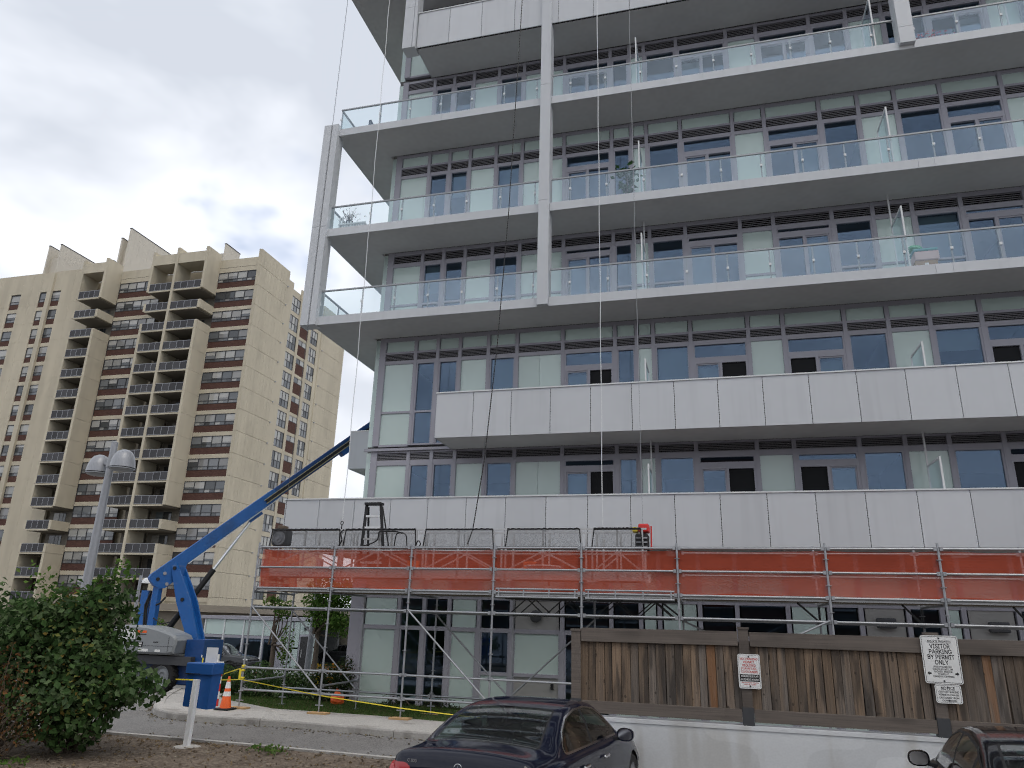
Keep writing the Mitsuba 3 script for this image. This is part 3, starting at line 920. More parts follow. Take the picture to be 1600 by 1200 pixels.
for i, x in enumerate(SX[:4]):
    lab = f'new timber block under the {SOLE[i][0:]} of the scaffold' if i < 4 else 'timber block under a front scaffold standard behind the parked car and fence'
    k = MB()
    k.box(x - .23, x + .23, YF - .12, YF - .005, 0.126, 0.165).box(x - .21, x + .24, YF + .005, YF + .12, 0.126, 0.162)
    k.xf(rotz(RNG.normal() * .1, (0, 0, 0)) if False else np.eye(4))
    whole(k.build('sole_board', TIMBER), lab, 'timber block', 'timber blocks under the scaffold')
    if i in (2, 3):
        zz = float(gz(x, YI))
        k = MB().box(x - .24, x + .2, YI - .1, YI + .1, zz + .03, zz + .066)
        whole(k.build('sole_board', TIMBER), f'timber pad under the {"third" if i == 2 else "fourth"} rear scaffold standard, beside the wall', 'timber block', 'timber blocks under the scaffold')

# orange debris netting along the guard rails
nx, nzv = 260, 14
xx = np.linspace(-11.0, 8.45, nx)
zz = np.linspace(2.93, 3.85, nzv)
Xn, Zn = np.meshgrid(xx, zz, indexing='ij')
ph = (Zn - 2.93) / .92
near = np.min(np.abs(Xn[..., None] - np.array(SX)), -1)
Yn = YF + .055 + .03 * np.sin(Xn * 2.3) * (1 - ph) + .05 * (meshkit.fbm(np.stack([Xn * 1.6, Zn * 2.0, Xn * 0], -1), 4, 3) - .5) + .12 * np.clip(.25 - ph, 0, 1) * np.sin(Xn * 1.1 + 1)
Zn = Zn - .035 * (1 - np.exp(-near * 2)) * ph ** 3 + .02 * (meshkit.fbm(np.stack([Xn * 3, Zn * 0, Xn * 0], -1), 3, 8) - .5)
v_ = np.stack([Xn, Yn, Zn], -1).reshape(-1, 3)
ii, jj = np.meshgrid(np.arange(nx - 1), np.arange(nzv - 1), indexing='ij')
q_ = np.stack([ii * nzv + jj, (ii + 1) * nzv + jj, (ii + 1) * nzv + jj + 1, ii * nzv + jj + 1], -1).reshape(-1, 4)
D = thing('debris_net', 'orange debris netting tied along the guard rails of the scaffold', 'safety net')
MB().add(v_, q_).build('netting', NET, D, smooth=True)
# the loose fold lying on the deck and the bunched end at the left
xx = np.linspace(-10.9, 8.4, 200)
tt = np.linspace(0, 1, 6)
Xn, Tn = np.meshgrid(xx, tt, indexing='ij')
Zf = 2.905 + .06 * np.maximum(0, np.sin(Xn * 1.55 + .6)) * np.sin(np.pi * Tn) + .015 * meshkit.fbm(np.stack([Xn * 4, Tn * 2, Xn * 0], -1), 3, 3)
v_ = np.stack([Xn, YF + .06 + .5 * Tn, Zf], -1).reshape(-1, 3)
ii, jj = np.meshgrid(np.arange(199), np.arange(5), indexing='ij')
q_ = np.stack([ii * 6 + jj, (ii + 1) * 6 + jj, (ii + 1) * 6 + jj + 1, ii * 6 + jj + 1], -1).reshape(-1, 4)
MB().add(v_, q_).build('loose_fold', NET, D, smooth=True)
yy = np.linspace(YF + .06, YI - .1, 40)
zz = np.linspace(2.95, 3.85, 10)
Yn, Zn = np.meshgrid(yy, zz, indexing='ij')
Xe = -10.98 + .06 * np.sin(Yn * 19) * (1 - .5 * (Zn - 2.95)) + .03 * np.sin(Zn * 9)
ii, jj = np.meshgrid(np.arange(39), np.arange(9), indexing='ij')
q_ = np.stack([ii * 10 + jj, (ii + 1) * 10 + jj, (ii + 1) * 10 + jj + 1, ii * 10 + jj + 1], -1).reshape(-1, 4)
MB().add(np.stack([Xe, Yn, Zn], -1).reshape(-1, 3), q_).build('bunched_end', NET, D, smooth=True)

# ------------------------------------------------------------------ suspended work platform
W = thing('suspended_platform', 'long aluminium swing stage with black mesh infill hanging above the scaffold deck', 'work platform')
Y0, Y1 = 17.0, 17.72
SECT = [(-11.05, -9.05), (-8.95, -7.0), (-6.8, -5.02), (-4.72, -2.92), (-2.66, -1.52)]
for y in (Y0, Y1):
    MB().box(-11.15, -1.42, y - .02, y + .02, 4.335, 4.375).build('guard_rail', ALUMINIUM, W)
    MB().box(-11.15, -1.42, y - .02, y + .02, 3.835, 3.87).build('middle_rail', ALUMINIUM, W)
    MB().box(-11.15, -1.42, y - .022, y + .022, 3.20, 3.40).build('toe_beam', CLIP, W)
for j, (a, b) in enumerate(SECT):
    for k_ in range(2):
        MB().box(a, b, Y0 + .03 + k_ * .345, Y0 + .36 + k_ * .345, 3.24, 3.275).build('deck_panel', ALUMINIUM, W)
    for x in (a, (a + b) / 2, b):
        for y in (Y0, Y1):
            MB().box(x - .02, x + .02, y - .024, y + .024, 3.10, 4.33).build('post', ALUMINIUM, W)
    for y in (Y0, Y1):
        m_ = (a + b) / 2
        MB().bar((a + .04, y, 3.42), (m_ - .03, y, 3.83), .03, .03).bar((b - .04, y, 3.42), (m_ + .03, y, 3.83), .03, .03).build('truss_brace', ALUMINIUM, W)
    # black mesh, laced to the rail with a wavy cord
    n = 26
    xa = np.linspace(a + .04, b - .03, n)
    sag = .018 * np.abs(np.sin(np.arange(n) * 1.7 + j))
    v = np.vstack([np.c_[xa, np.full(n, Y0 - .03), np.full(n, 3.88)], np.c_[xa + .02 * np.sin(j + xa), np.full(n, Y0 - .03), 4.375 - sag]])
    MB().add(v, [(i, i + 1, n + i + 1, n + i) for i in range(n - 1)]).build('mesh_infill', BLACKNET, W)
    cord = np.c_[xa, np.full(n, Y0 - .035), 4.37 - sag * 1.1 + .006]
    MB().tube(cord, .014 + .012 * RNG.random(), 6).tube([(a + .05, Y0 - .03, 4.36), (a - .01, Y0 - .03, 3.9)], .014, 6).tube([(b - .03, Y0 - .03, 4.36), (b + .0, Y0 - .03, 3.9)], .014, 6).build('lacing', BLACK, W, smooth=50)
for x in (-11.0, -9.2, -2.45, -1.5):
    MB().tube([(x, Y0 + .36, 3.1), (x, Y0 + .36, 4.15)], .028, 8).tube([(x, Y0 - .02, 3.12), (x, Y1 + .02, 3.12)], .028, 8).build('stirrup', ALUMINIUM, W, smooth=40)
# hoist at the left end: grey motor with a round gearbox
h = MB().add(*rounded_box(-11.12, -10.72, Y0 + .12, Y0 + .52, 3.98, 4.42, .07)).build('hoist', STEEL_DARK, W, smooth=40, label='grimy grey hoist motor at the left end')
mb = MB()
for r0, r1, d in ((.0, .17, .03), (.0, .115, .07), (.0, .05, .10)):
    mb.lathe([(0, 0), (r1, 0), (r1, d), (0, d)], (0, 0, 0), 22)
mb.xf(np.array([[1, 0, 0, -10.88], [0, 0, -1, Y0 + .12], [0, 1, 0, 4.16], [0, 0, 0, 1.0]]))
mb.build('gearbox', LAMPGREY, h, smooth=40)
MB().add(*rounded_box(-11.0, -10.8, Y0 + .15, Y0 + .4, 4.40, 4.50, .03)).build('control_box', BARK, h, smooth=40)
# hoist at the right end: red head
h = MB().add(*rounded_box(-1.70, -1.40, Y0 + .14, Y0 + .5, 3.86, 4.27, .05)).build('hoist', BLACK, W, smooth=40, label='black hoist motor with a red head at the right end')
MB().add(*rounded_box(-1.62, -1.38, Y0 + .12, Y0 + .5, 4.30, 4.49, .035)).build('red_head', RED, h, smooth=40)
MB().add(*rounded_box(-1.76, -1.63, Y0 + .15, Y0 + .4, 4.30, 4.42, .03)).build('yellow_cap', YELLOW, h, smooth=40)
mb = MB()
for z in (3.95, 4.05, 4.15):
    mb.box(-1.68, -1.42, Y0 + .10, Y0 + .14, z, z + .035)
mb.build('fin', GALV, h)
mb = MB().tube([(-1.34, Y0 + .2, 3.9), (-1.33, Y0 + .2, 4.44)], .02, 6).build('handle_tube', RED, h, smooth=40)

# ropes
def rope(name, pts, r, m, label):
    whole(MB().tube(pts, r, 6).build(name, m, smooth=50), label, 'rope')


rope('suspension_rope', [(-10.92, Y0 + .3, 45), (-10.90, Y0 + .3, 4.45)], .007, STEEL_DARK, 'thin dark steel rope running down to the left hoist')
wob = np.linspace(45, 4.6, 60)
rope('suspension_rope', np.c_[-9.2 - .012 * (wob - 4.6) * 0.7 + .012 * np.sin(wob * 2.3) - .02, np.full(60, Y0 + .34), wob], .009, CLIP, 'white rope ending in a black hook near the ladder')
rope('suspension_rope', [(-4.72, Y0 + .1, 21), (-4.95, Y0 + .1, 13), (-5.14, Y0 + .08, 9), (-5.36, Y0 + .05, 6), (-5.55, Y0 - .02, 4.36), (-5.66, Y0 - .05, 4.0)], .013, BLACK, 'black power cable hanging slantwise over the white bands')
wob = np.linspace(45, 3.9, 60)
rope('suspension_rope', np.c_[-2.46 + .008 * np.sin(wob * 1.9), np.full(60, Y0 + .3), wob], .011, CLIP, 'thick white lifeline hanging in front of the door bays')
rope('suspension_rope', [(-1.50, Y0 + .3, 45), (-1.53, Y0 + .3, 4.48)], .006, RAILALU, 'thin steel rope running down to the red headed hoist')
k = thing('rope_hook', 'black hook and thimble on the white rope beside the ladder', 'hook')
ang = np.linspace(0, 2 * np.pi, 14)
MB().tube(np.c_[-9.235 + .035 * np.cos(ang), np.full(14, Y0 + .34), 4.575 + .05 * np.sin(ang)], .012, 6, cap=False).build('thimble', BLACK, k, smooth=50)
MB().tube([(-9.235, Y0 + .34, 4.53), (-9.235, Y0 + .34, 4.36), (-9.20, Y0 + .33, 4.30), (-9.17, Y0 + .33, 4.34)], .014, 6).build('hook', BLACK, k, smooth=50)
# hoses draped over the rail of the platform
hs = [(-8.95, Y0 - .05, 4.36), (-9.03, Y0 - .06, 4.25), (-8.98, Y0 - .06, 4.1), (-9.06, Y0 - .06, 3.95), (-8.7, Y0 - .07, 3.92), (-8.3, Y0 - .07, 3.97), (-8.0, Y0 - .07, 4.12), (-7.97, Y0 - .07, 4.3), (-7.6, Y0 - .06, 4.31), (-7.36, Y0 - .06, 4.26)]
t_ = np.linspace(0, 1, 60)
hp = np.stack([PchipInterpolator(np.linspace(0, 1, len(hs)), np.array(hs)[:, i])(t_) for i in range(3)], -1)
whole(MB().tube(hp, .017, 6).build('hose', BLACK, smooth=50), 'black hose looped round the foot of the ladder', 'hose')
hs = [(-7.55, Y0 - .06, 3.92), (-7.5, Y0 - .06, 4.25), (-7.38, Y0 - .06, 4.28), (-7.25, Y0 - .06, 4.2), (-7.2, Y0 - .06, 3.93), (-6.98, Y0 - .06, 3.9), (-6.86, Y0 - .06, 4.0), (-6.92, Y0 - .06, 4.08), (-6.98, Y0 - .06, 3.98)]
hp = np.stack([PchipInterpolator(np.linspace(0, 1, len(hs)), np.array(hs)[:, i])(t_) for i in range(3)], -1)
whole(MB().tube(hp, .015, 6).build('hose', BLACK, smooth=50), 'black hose bent into an arch and a small coil right of the ladder', 'hose')

# step ladder standing on the platform
L_ = thing('step_ladder', 'black step ladder with metal treads standing on the swing stage', 'ladder')
zt, zb = 5.03, 3.28
for s in (-1, 1):
    xt, xb = (-8.555, -8.535) if s < 0 else (-8.16, -7.84)
    MB().bar((xt, Y0 + .30, zt), (xb, Y0 + .12, zb), .075, .03).build('side_rail', BLACK, L_)
    MB().bar((xt + .02, Y0 + .36, zt - .05), (xb + .02, Y0 + .62, zb), .05, .025).build('back_rail', BLACK, L_)
MB().box(-8.58, -8.13, Y0 + .2, Y0 + .42, zt - .01, zt + .05).build('top_cap', BLACK, L_)
for i in range(5):
    q = (i + 1) / 6
    w = .17 + .10 * q
    y = Y0 + .30 - .18 * q
    MB().box(-8.555 + .02 * q + .03, -8.16 + .32 * q - .03, y - .04, y + .045, zt - (zt - zb) * q - .03, zt - (zt - zb) * q + .02).build('tread', CLIP, L_)
# bucket and tool bag on the platform, seen through the net
b_ = thing('tool_tub', 'pale tub standing on the swing stage behind the orange net', 'tub')
MB().lathe([(0, 0), (.30, 0), (.40, .24), (.42, .25), (.39, .25), (.30, .03), (0, .03)], (-3.9, Y0 + .36, 3.28), 22).build('shell', GREYHOOD, b_, smooth=40)
MB().lathe([(.41, .235), (.435, .235), (.435, .262), (.41, .262)], (-3.9, Y0 + .36, 3.28), 22).build('rim', WHITE, b_, smooth=40)
for x, lab in ((-6.75, 'orange bucket on the swing stage left of the middle section'), (-3.75, 'orange bucket on the swing stage beside the pale tub')):
    k = thing('bucket', lab, 'bucket')
    MB().lathe([(0, 0), (.12, 0), (.15, .33), (.16, .33), (.16, .36), (.14, .36), (.115, .02), (0, .02)], (x - .5, Y0 + .5, 3.28), 18).build('shell', ORANGE, k, smooth=40)
    MB().tube(np.c_[x - .5 + .15 * np.cos(ang[:8]), np.full(8, Y0 + .5), 3.6 + .13 * np.sin(ang[:8])], .006, 5).build('handle', GALV, k, smooth=50)

# ------------------------------------------------------------------ fence on the white wall, with signs
FY = 11.70
WL = thing('retaining_wall', 'long whitewashed concrete wall carrying the wooden fence', 'wall')
MB().box(-2.02, 12.0, FY - .02, FY + .22, -0.3, 0.93).build('wall_body', WHITEWALL, WL)
MB().box(-2.03, 12.0, FY - .035, FY + .235, 0.93, 0.985).build('coping', WHITEWALL, WL)
FN = thing('wooden_fence', 'weathered brown board fence on top of the white wall', 'fence')
FP = [-2.09, 0.365, 2.83, 5.27, 7.7, 10.15]
for i, x in enumerate(FP):
    top = 2.285 if i else 2.19
    c = 0.985
    mb = MB().box(x - .07, x + .07, FY - .02, FY + .12, 1.0, top - .02)
    p = mb.build('post', RAILWOOD, FN, uvx=nextu())
    MB().box(x - .082, x + .082, FY - .032, FY + .132, top - .02, top + .012).build('post_cap', RAILWOOD, p, uvx=nextu())
    MB().box(x - .078, x + .078, FY - .03, FY + .128, c - (.02 if i else -.05), 1.22).build('post_boot', STEEL_DARK, p)
for i, (a, b) in enumerate(zip(FP[:-1], FP[1:])):
    a2, b2 = a + .083, b - .083
    tilt = RNG.normal() * .006
    MB().bar((a2, FY, 2.115 + tilt), (b2, FY, 2.115 - tilt), .045, .165).build('top_rail', RAILWOOD, FN, uvx=nextu())
    MB().bar((a2, FY + .055, 2.212 + tilt), (b2, FY + .055, 2.212 - tilt), .14, .03).build('cap_board', RAILWOOD, FN, uvx=nextu())
    MB().bar((a2, FY, 1.115), (b2, FY, 1.11), .045, .165).build('bottom_rail', RAILWOOD, FN, uvx=nextu())
    x = a + .069
    b2 = b - .069
    while x < b2 - .05:
        w = min(RNG.uniform(.108, .142), b2 - x)
        g = RNG.uniform(.004, .012)
        dy = RNG.uniform(-.006, .006)
        sk = RNG.normal() * .006
        mb = MB()
        mb.add([(x + sk, FY + .03 + dy, 1.15), (x + w - g + sk, FY + .03 + dy, 1.15), (x + w - g, FY + .03 + dy, 2.10), (x, FY + .03 + dy, 2.10),
                (x + sk, FY + .049 + dy, 1.15), (x + w - g + sk, FY + .049 + dy, 1.15), (x + w - g, FY + .049 + dy, 2.10), (x, FY + .049 + dy, 2.10)],
               [(0, 1, 2, 3), (5, 4, 7, 6), (4, 0, 3, 7), (1, 5, 6, 2), (3, 2, 6, 7), (4, 5, 1, 0)])
        mb.build('board', WOOD, FN, uvx=nextu())
        MB().box(x + w - .05, min(x + w + .05, b2), FY + .075, FY + .092, 1.16, 2.09).build('back_board', WOOD, FN, uvx=nextu())
        x += w


def plate(cx, cz, w, h, y, name, label, border, tilt=0.0):
    from shapely.geometry import box as sbox
    k = thing(name, label, 'sign')
    o = sbox(-w / 2 + .03, -h / 2 + .03, w / 2 - .03, h / 2 - .03).buffer(.03, quad_segs=5)

    def flat(poly, d0, d1):
        m = trimesh.creation.extrude_polygon(poly, d1 - d0, engine='earcut')
        v = np.array(m.vertices)
        return np.stack([cx + v[:, 0], y - d0 - v[:, 2], cz + v[:, 1]], -1), np.array(m.faces)
    MB().add(*flat(o, 0, .003)).build('plate', SIGNWHITE, k)
    i0, i1 = o.buffer(-.012), o.buffer(-.012 - border)
    MB().add(*flat(i0.difference(i1), .003, .0045)).build('border', BLACK, k)
    mb = MB()
    for s in (-1, 1):
        mb.lathe([(0, 0), (.012, 0), (.010, .006), (0, .008)], (0, 0, 0), 10)
    mb.v = [v @ np.array([[1, 0, 0], [0, 0, 1], [0, -1, 0]]).T * [1, -1, 1] + [cx, y - .003, cz + s * (h / 2 - .035)] for v, s in zip(mb.v, (-1, 1))]
    mb.build('bolt', STEEL_DARK, k)
    return k


YS = FY - .045
s1 = plate(0.415, 1.70, .305, .46, YS, 'no_parking_sign', 'small white sign in red letters about retail parking on a fence post', .003)
lettering([('NO PARKING', .030, 0, .150, .24), ('PERMIT', .030, 0, .107, .15), ('REQUIRED', .030, 0, .064, .18), ('FOR RETAIL', .030, 0, .021, .21), ('CUSTOMERS', .030, 0, -.022, .225),
           ('UNAUTHORIZED VEHICLES', .013, 0, -.158, .23), ('WILL BE TOWED', .013, 0, -.182, .16)], 0.415, YS - .003, 1.70, s1, SIGNRED)
MB().box(0.415 - .133, 0.415 + .133, YS - .0048, YS - .003, 1.70 - .135, 1.70 - .042).build('black_field', BLACK, s1)
lettering([('DURING REGULAR', .024, 0, -.078, .235), ('BUSINESS HOURS', .024, 0, -.121, .235)], 0.415, YS - .005, 1.70, s1, SIGNWHITE)
s2 = plate(2.90, 1.955, .457, .61, YS - .004, 'visitor_parking_sign', 'large white visitor parking sign with black letters on a fence post', .006)
lettering([('PRIVATE PROPERTY', .026, 0, .215, .29), ('VISITOR', .055, 0, .140, .245), ('PARKING', .055, 0, .072, .275), ('BY PERMIT', .055, 0, .004, .325), ('ONLY', .055, 0, -.064, .165),
           ('UNAUTHORIZED', .021, 0, -.105, .225), ('VEHICLES WILL BE', .021, 0, -.135, .245), ('TAGGED AND/OR', .021, 0, -.165, .225), ('TOWED AT', .021, 0, -.195, .135), ("OWNER'S EXPENSE", .021, 0, -.225, .255)],
          2.90, YS - .007, 1.955, s2, BLACK)
mb = MB().box(2.90 - .147, 2.90 + .147, YS - .009, YS - .007, 1.955 + .207, 1.955 + .210)
for s in (-1, 1):
    c = np.array([(0.045, 0), (0.012, .026), (0.012, .010), (-.022, .010), (-.022, -.010), (.012, -.010), (.012, -.026)])
    mb.prism_xz([(2.90 + s * (.158 + p[0] * .75), 1.955 - .178 + p[1]) for p in (c if s > 0 else c[::-1])], YS - .009, YS - .007)
mb.build('arrow', BLACK, s2)
s3 = plate(2.93, 1.525, .315, .235, YS - .002, 'notice_sign', 'small white notice plate under the visitor parking sign', .004)
lettering([('NOTICE', .034, 0, .055, .165), ('VISITOR PARKING', .022, 0, .014, .25), ('PERMITS CAN BE', .022, 0, -.022, .24), ('OBTAINED FROM', .022, 0, -.058, .235), ('CONCIERGE', .022, 0, -.092, .17)], 2.93, YS - .005, 1.525, s3, BLACK)
MB().box(2.93 - .085, 2.93 + .085, YS - .007, YS - .005, 1.525 + .047, 1.525 + .051).build('underline', BLACK, s3)

# ------------------------------------------------------------------ small things along the kerb
C = thing('traffic_cone', 'orange traffic cone with two white collars at the kerb', 'traffic cone')
cx, cy, cz = -11.2, 16.25, 0.135
MB().add(*rounded_box(cx - .19, cx + .19, cy - .19, cy + .19, cz, cz + .035, .012)).build('base', BLACK, C, smooth=40)
prof = lambda z: .135 - .105 * z / .68
for z0, z1, m in ((.035, .29, ORANGE), (.29, .39, SIGNWHITE), (.39, .46, ORANGE), (.46, .60, SIGNWHITE), (.60, .715, ORANGE)):
    MB().lathe([(prof(z0) + (.003 if m == SIGNWHITE else 0), z0), (prof(z1) + (.003 if m == SIGNWHITE else 0), z1)] + ([(prof(z1) - .012, z1 + .005), (0, z1 + .004)] if z1 > .7 else []), (cx, cy, cz), 24).build('collar' if m == SIGNWHITE else 'cone_body', m, C, smooth=40)

PX0, PY0 = -8.97, 12.05
PB = thing('drop_box', 'blue steel drop box hung on a square white post in the soil bed', 'drop box')
MB().box(PX0 - .045, PX0 + .045, PY0 - .045, PY0 + .045, 0.02, 1.15).xf(np.array([[1, 0, 0.012, 0], [0, 1, 0, 0], [0, 0, 1, 0], [0, 0, 0, 1.0]])).build('post', WHITE, PB)
mb = MB().lathe([(0, 0), (.24, 0), (.22, .035), (.12, .05), (0, .05)], (PX0, PY0 + .02, 0.03), 18)
mb.v[0] = mb.v[0] + np.c_[(meshkit.noise(mb.v[0] * 6) - .5) * .06, (meshkit.noise(mb.v[0] * 6 + 9) - .5) * .06, np.zeros(len(mb.v[0]))]
mb.build('footing', CONCRETE, PB, smooth=40)
bx0, bx1, byf, byb = -9.19, -8.70, PY0 + .06, PY0 + .30
mb = MB().add([(bx0 - .02, byf, .69), (bx1 - .01, byf, .66), (bx1 + .02, byf - .03, 1.28), (bx0 + .0, byf - .03, 1.28), (bx0 - .02, byb, .69), (bx1 - .01, byb, .66), (bx1 + .02, byb, 1.28), (bx0, byb, 1.28)],
              [(0, 1, 2, 3), (5, 4, 7, 6), (4, 0, 3, 7), (1, 5, 6, 2), (3, 2, 6, 7), (4, 5, 1, 0)])
mb.build('body', BOXBLUE, PB)
MB().add(*rounded_box(bx0 - .03, bx1 + .045, byf - .07, byb + .02, 1.22, 1.42, .025)).build('lid', BOXBLUE, PB, smooth=40)
MB().box(bx0 - .05, bx0 - .021, byf + .03, byb - .03, .70, 1.2).build('side_flange', BOXBLUE, PB)
MB().box(bx0 - .02, bx1 - .2, byf - .075, byf - .0705, 1.23, 1.245).build('lid_seam', BLACK, PB)
MB().box(-8.96, -8.72, byf + .1, byf + .105, 1.42, 1.68).build('back_plate', WHITE, PB)
MB().tube([(-9.0, byf + .08, 1.40), (-9.0, byf + .08, 1.50)], .012, 8).build('bolt', YELLOW, PB, smooth=40)


def tape(name, pts, label, w=.022):
    p = np.asarray(pts, float)
    n = 40
    s = np.linspace(0, 1, n)
    seg = np.r_[0, np.cumsum(np.linalg.norm(np.diff(p, axis=0), axis=1))]
    q = np.stack([np.interp(s * seg[-1], seg, p[:, i]) for i in range(3)], -1)
    tw = .35 * np.sin(s * 9)
    up = np.stack([np.zeros(n), np.sin(tw), np.cos(tw)], -1) * w / 2
    v = np.vstack([q + up, q - up])
    whole(MB().add(v, [(i, i + 1, n + i + 1, n + i) for i in range(n - 1)]).build(name, YELLOW), label, 'barrier tape')


tape('barrier_tape', [(-9.35, PY0 - .06, 1.135), (-8.92, PY0 - .055, 1.145), (-8.9, PY0 + .1, 1.13), (-11.07, YF - .035, 0.77), (-8.97, YF - .035, 0.52), (-6.95, YF - .035, 0.36), (-4.89, YF - .035, 0.25)], 'yellow tape running from the white post along the foot of the scaffold')
tape('barrier_tape', [(-8.6, PY0 + .25, 1.24), (-11.04, YF - .035, 1.05)], 'short yellow tape from the blue box up to a knot on the scaffold')
mb = MB()
for z in (.95, 1.05, .78):
    mb.add(*rounded_box(-11.12, -11.04, YF - .045, YF + .04, z, z + .05, .02))
mb.box(-11.16, -11.10, YF - .05, YF - .045, .78, 1.0)
whole(mb.build('tape_knot', YELLOW, smooth=40), 'yellow tape knotted round the leftmost front scaffold standard', 'tape knot')
# a rolled red and white barrier standing behind the blue box
k = thing('barrier_roll', 'red and white plastic barrier standing behind the blue box', 'barrier')
bx_, by_ = -11.95, 16.7
for i in range(6):
    MB().bar((bx_ - .12, by_, .2 + i * .17), (bx_ + .16, by_ + .1, .2 + i * .17), .03, .165).build('stripe', RED if i % 2 == 0 else SIGNWHITE, k)
MB().box(bx_ - .02, bx_ + .02, by_ + .06, by_ + .10, .12, 1.3).build('stake', SIGNWHITE, k)
mb = MB()
pts_, _ = blob_points([(-9.98, 19.55, 0.07, .15, .13, .17)], 1, RNG)
sp = trimesh.creation.icosphere(3, 1.0)
v = np.array(sp.vertices)
n_ = meshkit.fbm(v * 2.6, 3, 2)
v = v * (0.80 + .4 * n_)[:, None] * [.19, .17, .17]
v[:, 2] = np.maximum(v[:, 2], -.11)
tip = np.clip((v[:, 2] - .10) / .05, 0, 1)
v[:, :2] *= (1 - .72 * tip)[:, None]
v[:, 0] -= .03 * tip
v[:, 2] += .10 * tip ** 1.5 * (0.6 + .8 * n_)
whole(MB().add(v + [-9.98, 19.45, float(gz(-9.98, 19.45)) + .18], sp.faces).build('sand_bag', ORANGE, smooth=True), 'orange plastic sack knotted at the top beside the tower corner', 'sack')
MB().tube([(-12.6, 18.9, 0.0), (-12.62, 18.88, .75)], .022, 6)
k = MB().tube([(-12.45, 18.7, -.02), (-12.5, 18.68, .78)], .02, 6).build('garden_stake', GALV, smooth=40)
whole(k, 'thin grey stake stuck in the lawn before the hedge', 'stake')

# ------------------------------------------------------------------ things on the balconies
k = thing('plant_rack', 'white slatted plant rack at the glass corner of the middle balcony', 'plant rack')
x0, y0, z0 = -11.62, 19.55, 14.54
for i in range(5):
    MB().box(x0 + i * .10, x0 + i * .10 + .05, y0, y0 + .03, z0, z0 + .62 - (.0 if i < 2 else .2)).build('slat', WHITE, k)
MB().box(x0, x0 + .95, y0 + .03, y0 + .28, z0 + .30, z0 + .34).build('shelf', WHITE, k)
for i in range(6):
    MB().box(x0 + .45 + i * .09, x0 + .48 + i * .09, y0, y0 + .03, z0, z0 + .30).build('slat', WHITE, k)
MB().box(x0 - .02, x0 + 1.0, y0 - .03, y0, z0 + .29, z0 + .33).build('shelf', WHITE, k)
k2 = thing('potted_plant', 'dry leggy plant standing on the white plant rack', 'plant')
mb = MB()
for i in range(26):
    a = RNG.uniform(0, 6.28)
    r = RNG.uniform(.05, .3)
    mb.tube([(x0 + .3, y0 + .15, z0 + .36), (x0 + .3 + .5 * r * math.cos(a), y0 + .15 + .3 * r * math.sin(a), z0 + .55 + .2 * RNG.random()), (x0 + .3 + r * 1.3 * math.cos(a), y0 + .15 + .5 * r * math.sin(a), z0 + .6 + .35 * RNG.random())], .006, 4)
mb.build('stem', BARK, k2)
pt = np.c_[x0 + .32 + RNG.normal(size=90) * .18, y0 + .15 + RNG.normal(size=90) * .08, z0 + .7 + RNG.normal(size=90) * .16]
leaves(pt, RNG.normal(size=(90, 3)), .05, RNG, [(.05, .07, .03), (.09, .09, .04)]).build('leaves', LEAF, k2, kind='stuff')
MB().lathe([(0, 0), (.09, 0), (.12, .16), (.10, .16), (0, .12)], (x0 + .3, y0 + .15, z0 + .34), 14).build('pot', STEEL_DARK, k2, smooth=40)
k = thing('patio_chair', 'dark blue folding chair behind the glass of the highest corner balcony', 'chair')
MB().add([(-10.95, 19.6, 18.47), (-10.55, 19.6, 18.47), (-10.85, 19.62, 19.02), (-10.93, 19.62, 19.02), (-10.95, 19.63, 18.47), (-10.55, 19.63, 18.47), (-10.85, 19.65, 19.02), (-10.93, 19.65, 19.02)],
         [(0, 1, 2, 3), (5, 4, 7, 6), (4, 0, 3, 7), (1, 5, 6, 2), (3, 2, 6, 7)]).build('back', pr('navy_cloth', (0.02, 0.03, 0.06), .9), k)
MB().box(-11.3, -10.6, 19.6, 20.0, 18.72, 18.76).build('seat', 'mat_navy_cloth', k)
for x in (-11.28, -10.64):
    for y in (19.62, 19.96):
        MB().box(x, x + .025, y, y + .025, 18.46, 18.72).build('leg', GALV, k)
k = thing('potted_plant', 'tall leafy plant on the middle balcony beside the privacy screen', 'plant')
mb = MB()
for x, y in ((-1.95, 19.75), (-1.85, 19.85), (-2.02, 19.9)):
    mb.tube([(x, y, 14.75), (x + .03, y, 15.3), (x - .02 + RNG.normal() * .05, y, 15.75)], .012, 5)
mb.build('stem', BARK, k)
pt = np.c_[-1.95 + RNG.normal(size=70) * .16, 19.8 + RNG.normal(size=70) * .12, 14.95 + RNG.random(70) * .95]
leaves(pt, RNG.normal(size=(70, 3)), .24, RNG, [(.03, .075, .025), (.045, .10, .035), (.02, .05, .02)], aspect=.75).build('leaves', LEAF, k, kind='stuff')
MB().lathe([(0, 0), (.14, 0), (.18, .28), (.16, .28), (0, .22)], (-1.95, 19.8, 14.53), 16).build('pot', STEEL_DARK, k, smooth=40)
k = thing('cardboard_box', 'brown cardboard box on the lower balcony with a packed tub on top of it', 'box')
MB().add(*rounded_box(5.62, 6.16, 19.6, 20.0, 11.37, 11.68, .012)).build('carton', pr('cardboard', (0.33, 0.22, 0.14), .9), k, smooth=40)
MB().box(5.84, 5.94, 19.5945, 19.5985, 11.48, 11.6).build('paper_label', SIGNWHITE, k)
k = thing('storage_tub', 'pale pink and turquoise tub with a green bag stacked on the cardboard box', 'tub')
MB().add(*rounded_box(5.63, 6.22, 19.58, 20.02, 11.69, 11.95, .03)).build('tub', pr('pale_pink', (0.58, 0.43, 0.42), .6), k, smooth=40)
MB().add(*rounded_box(5.60, 6.20, 19.56, 20.04, 11.951, 12.02, .025)).build('lid', pr('turquoise', (0.08, 0.30, 0.33), .5), k, smooth=40)
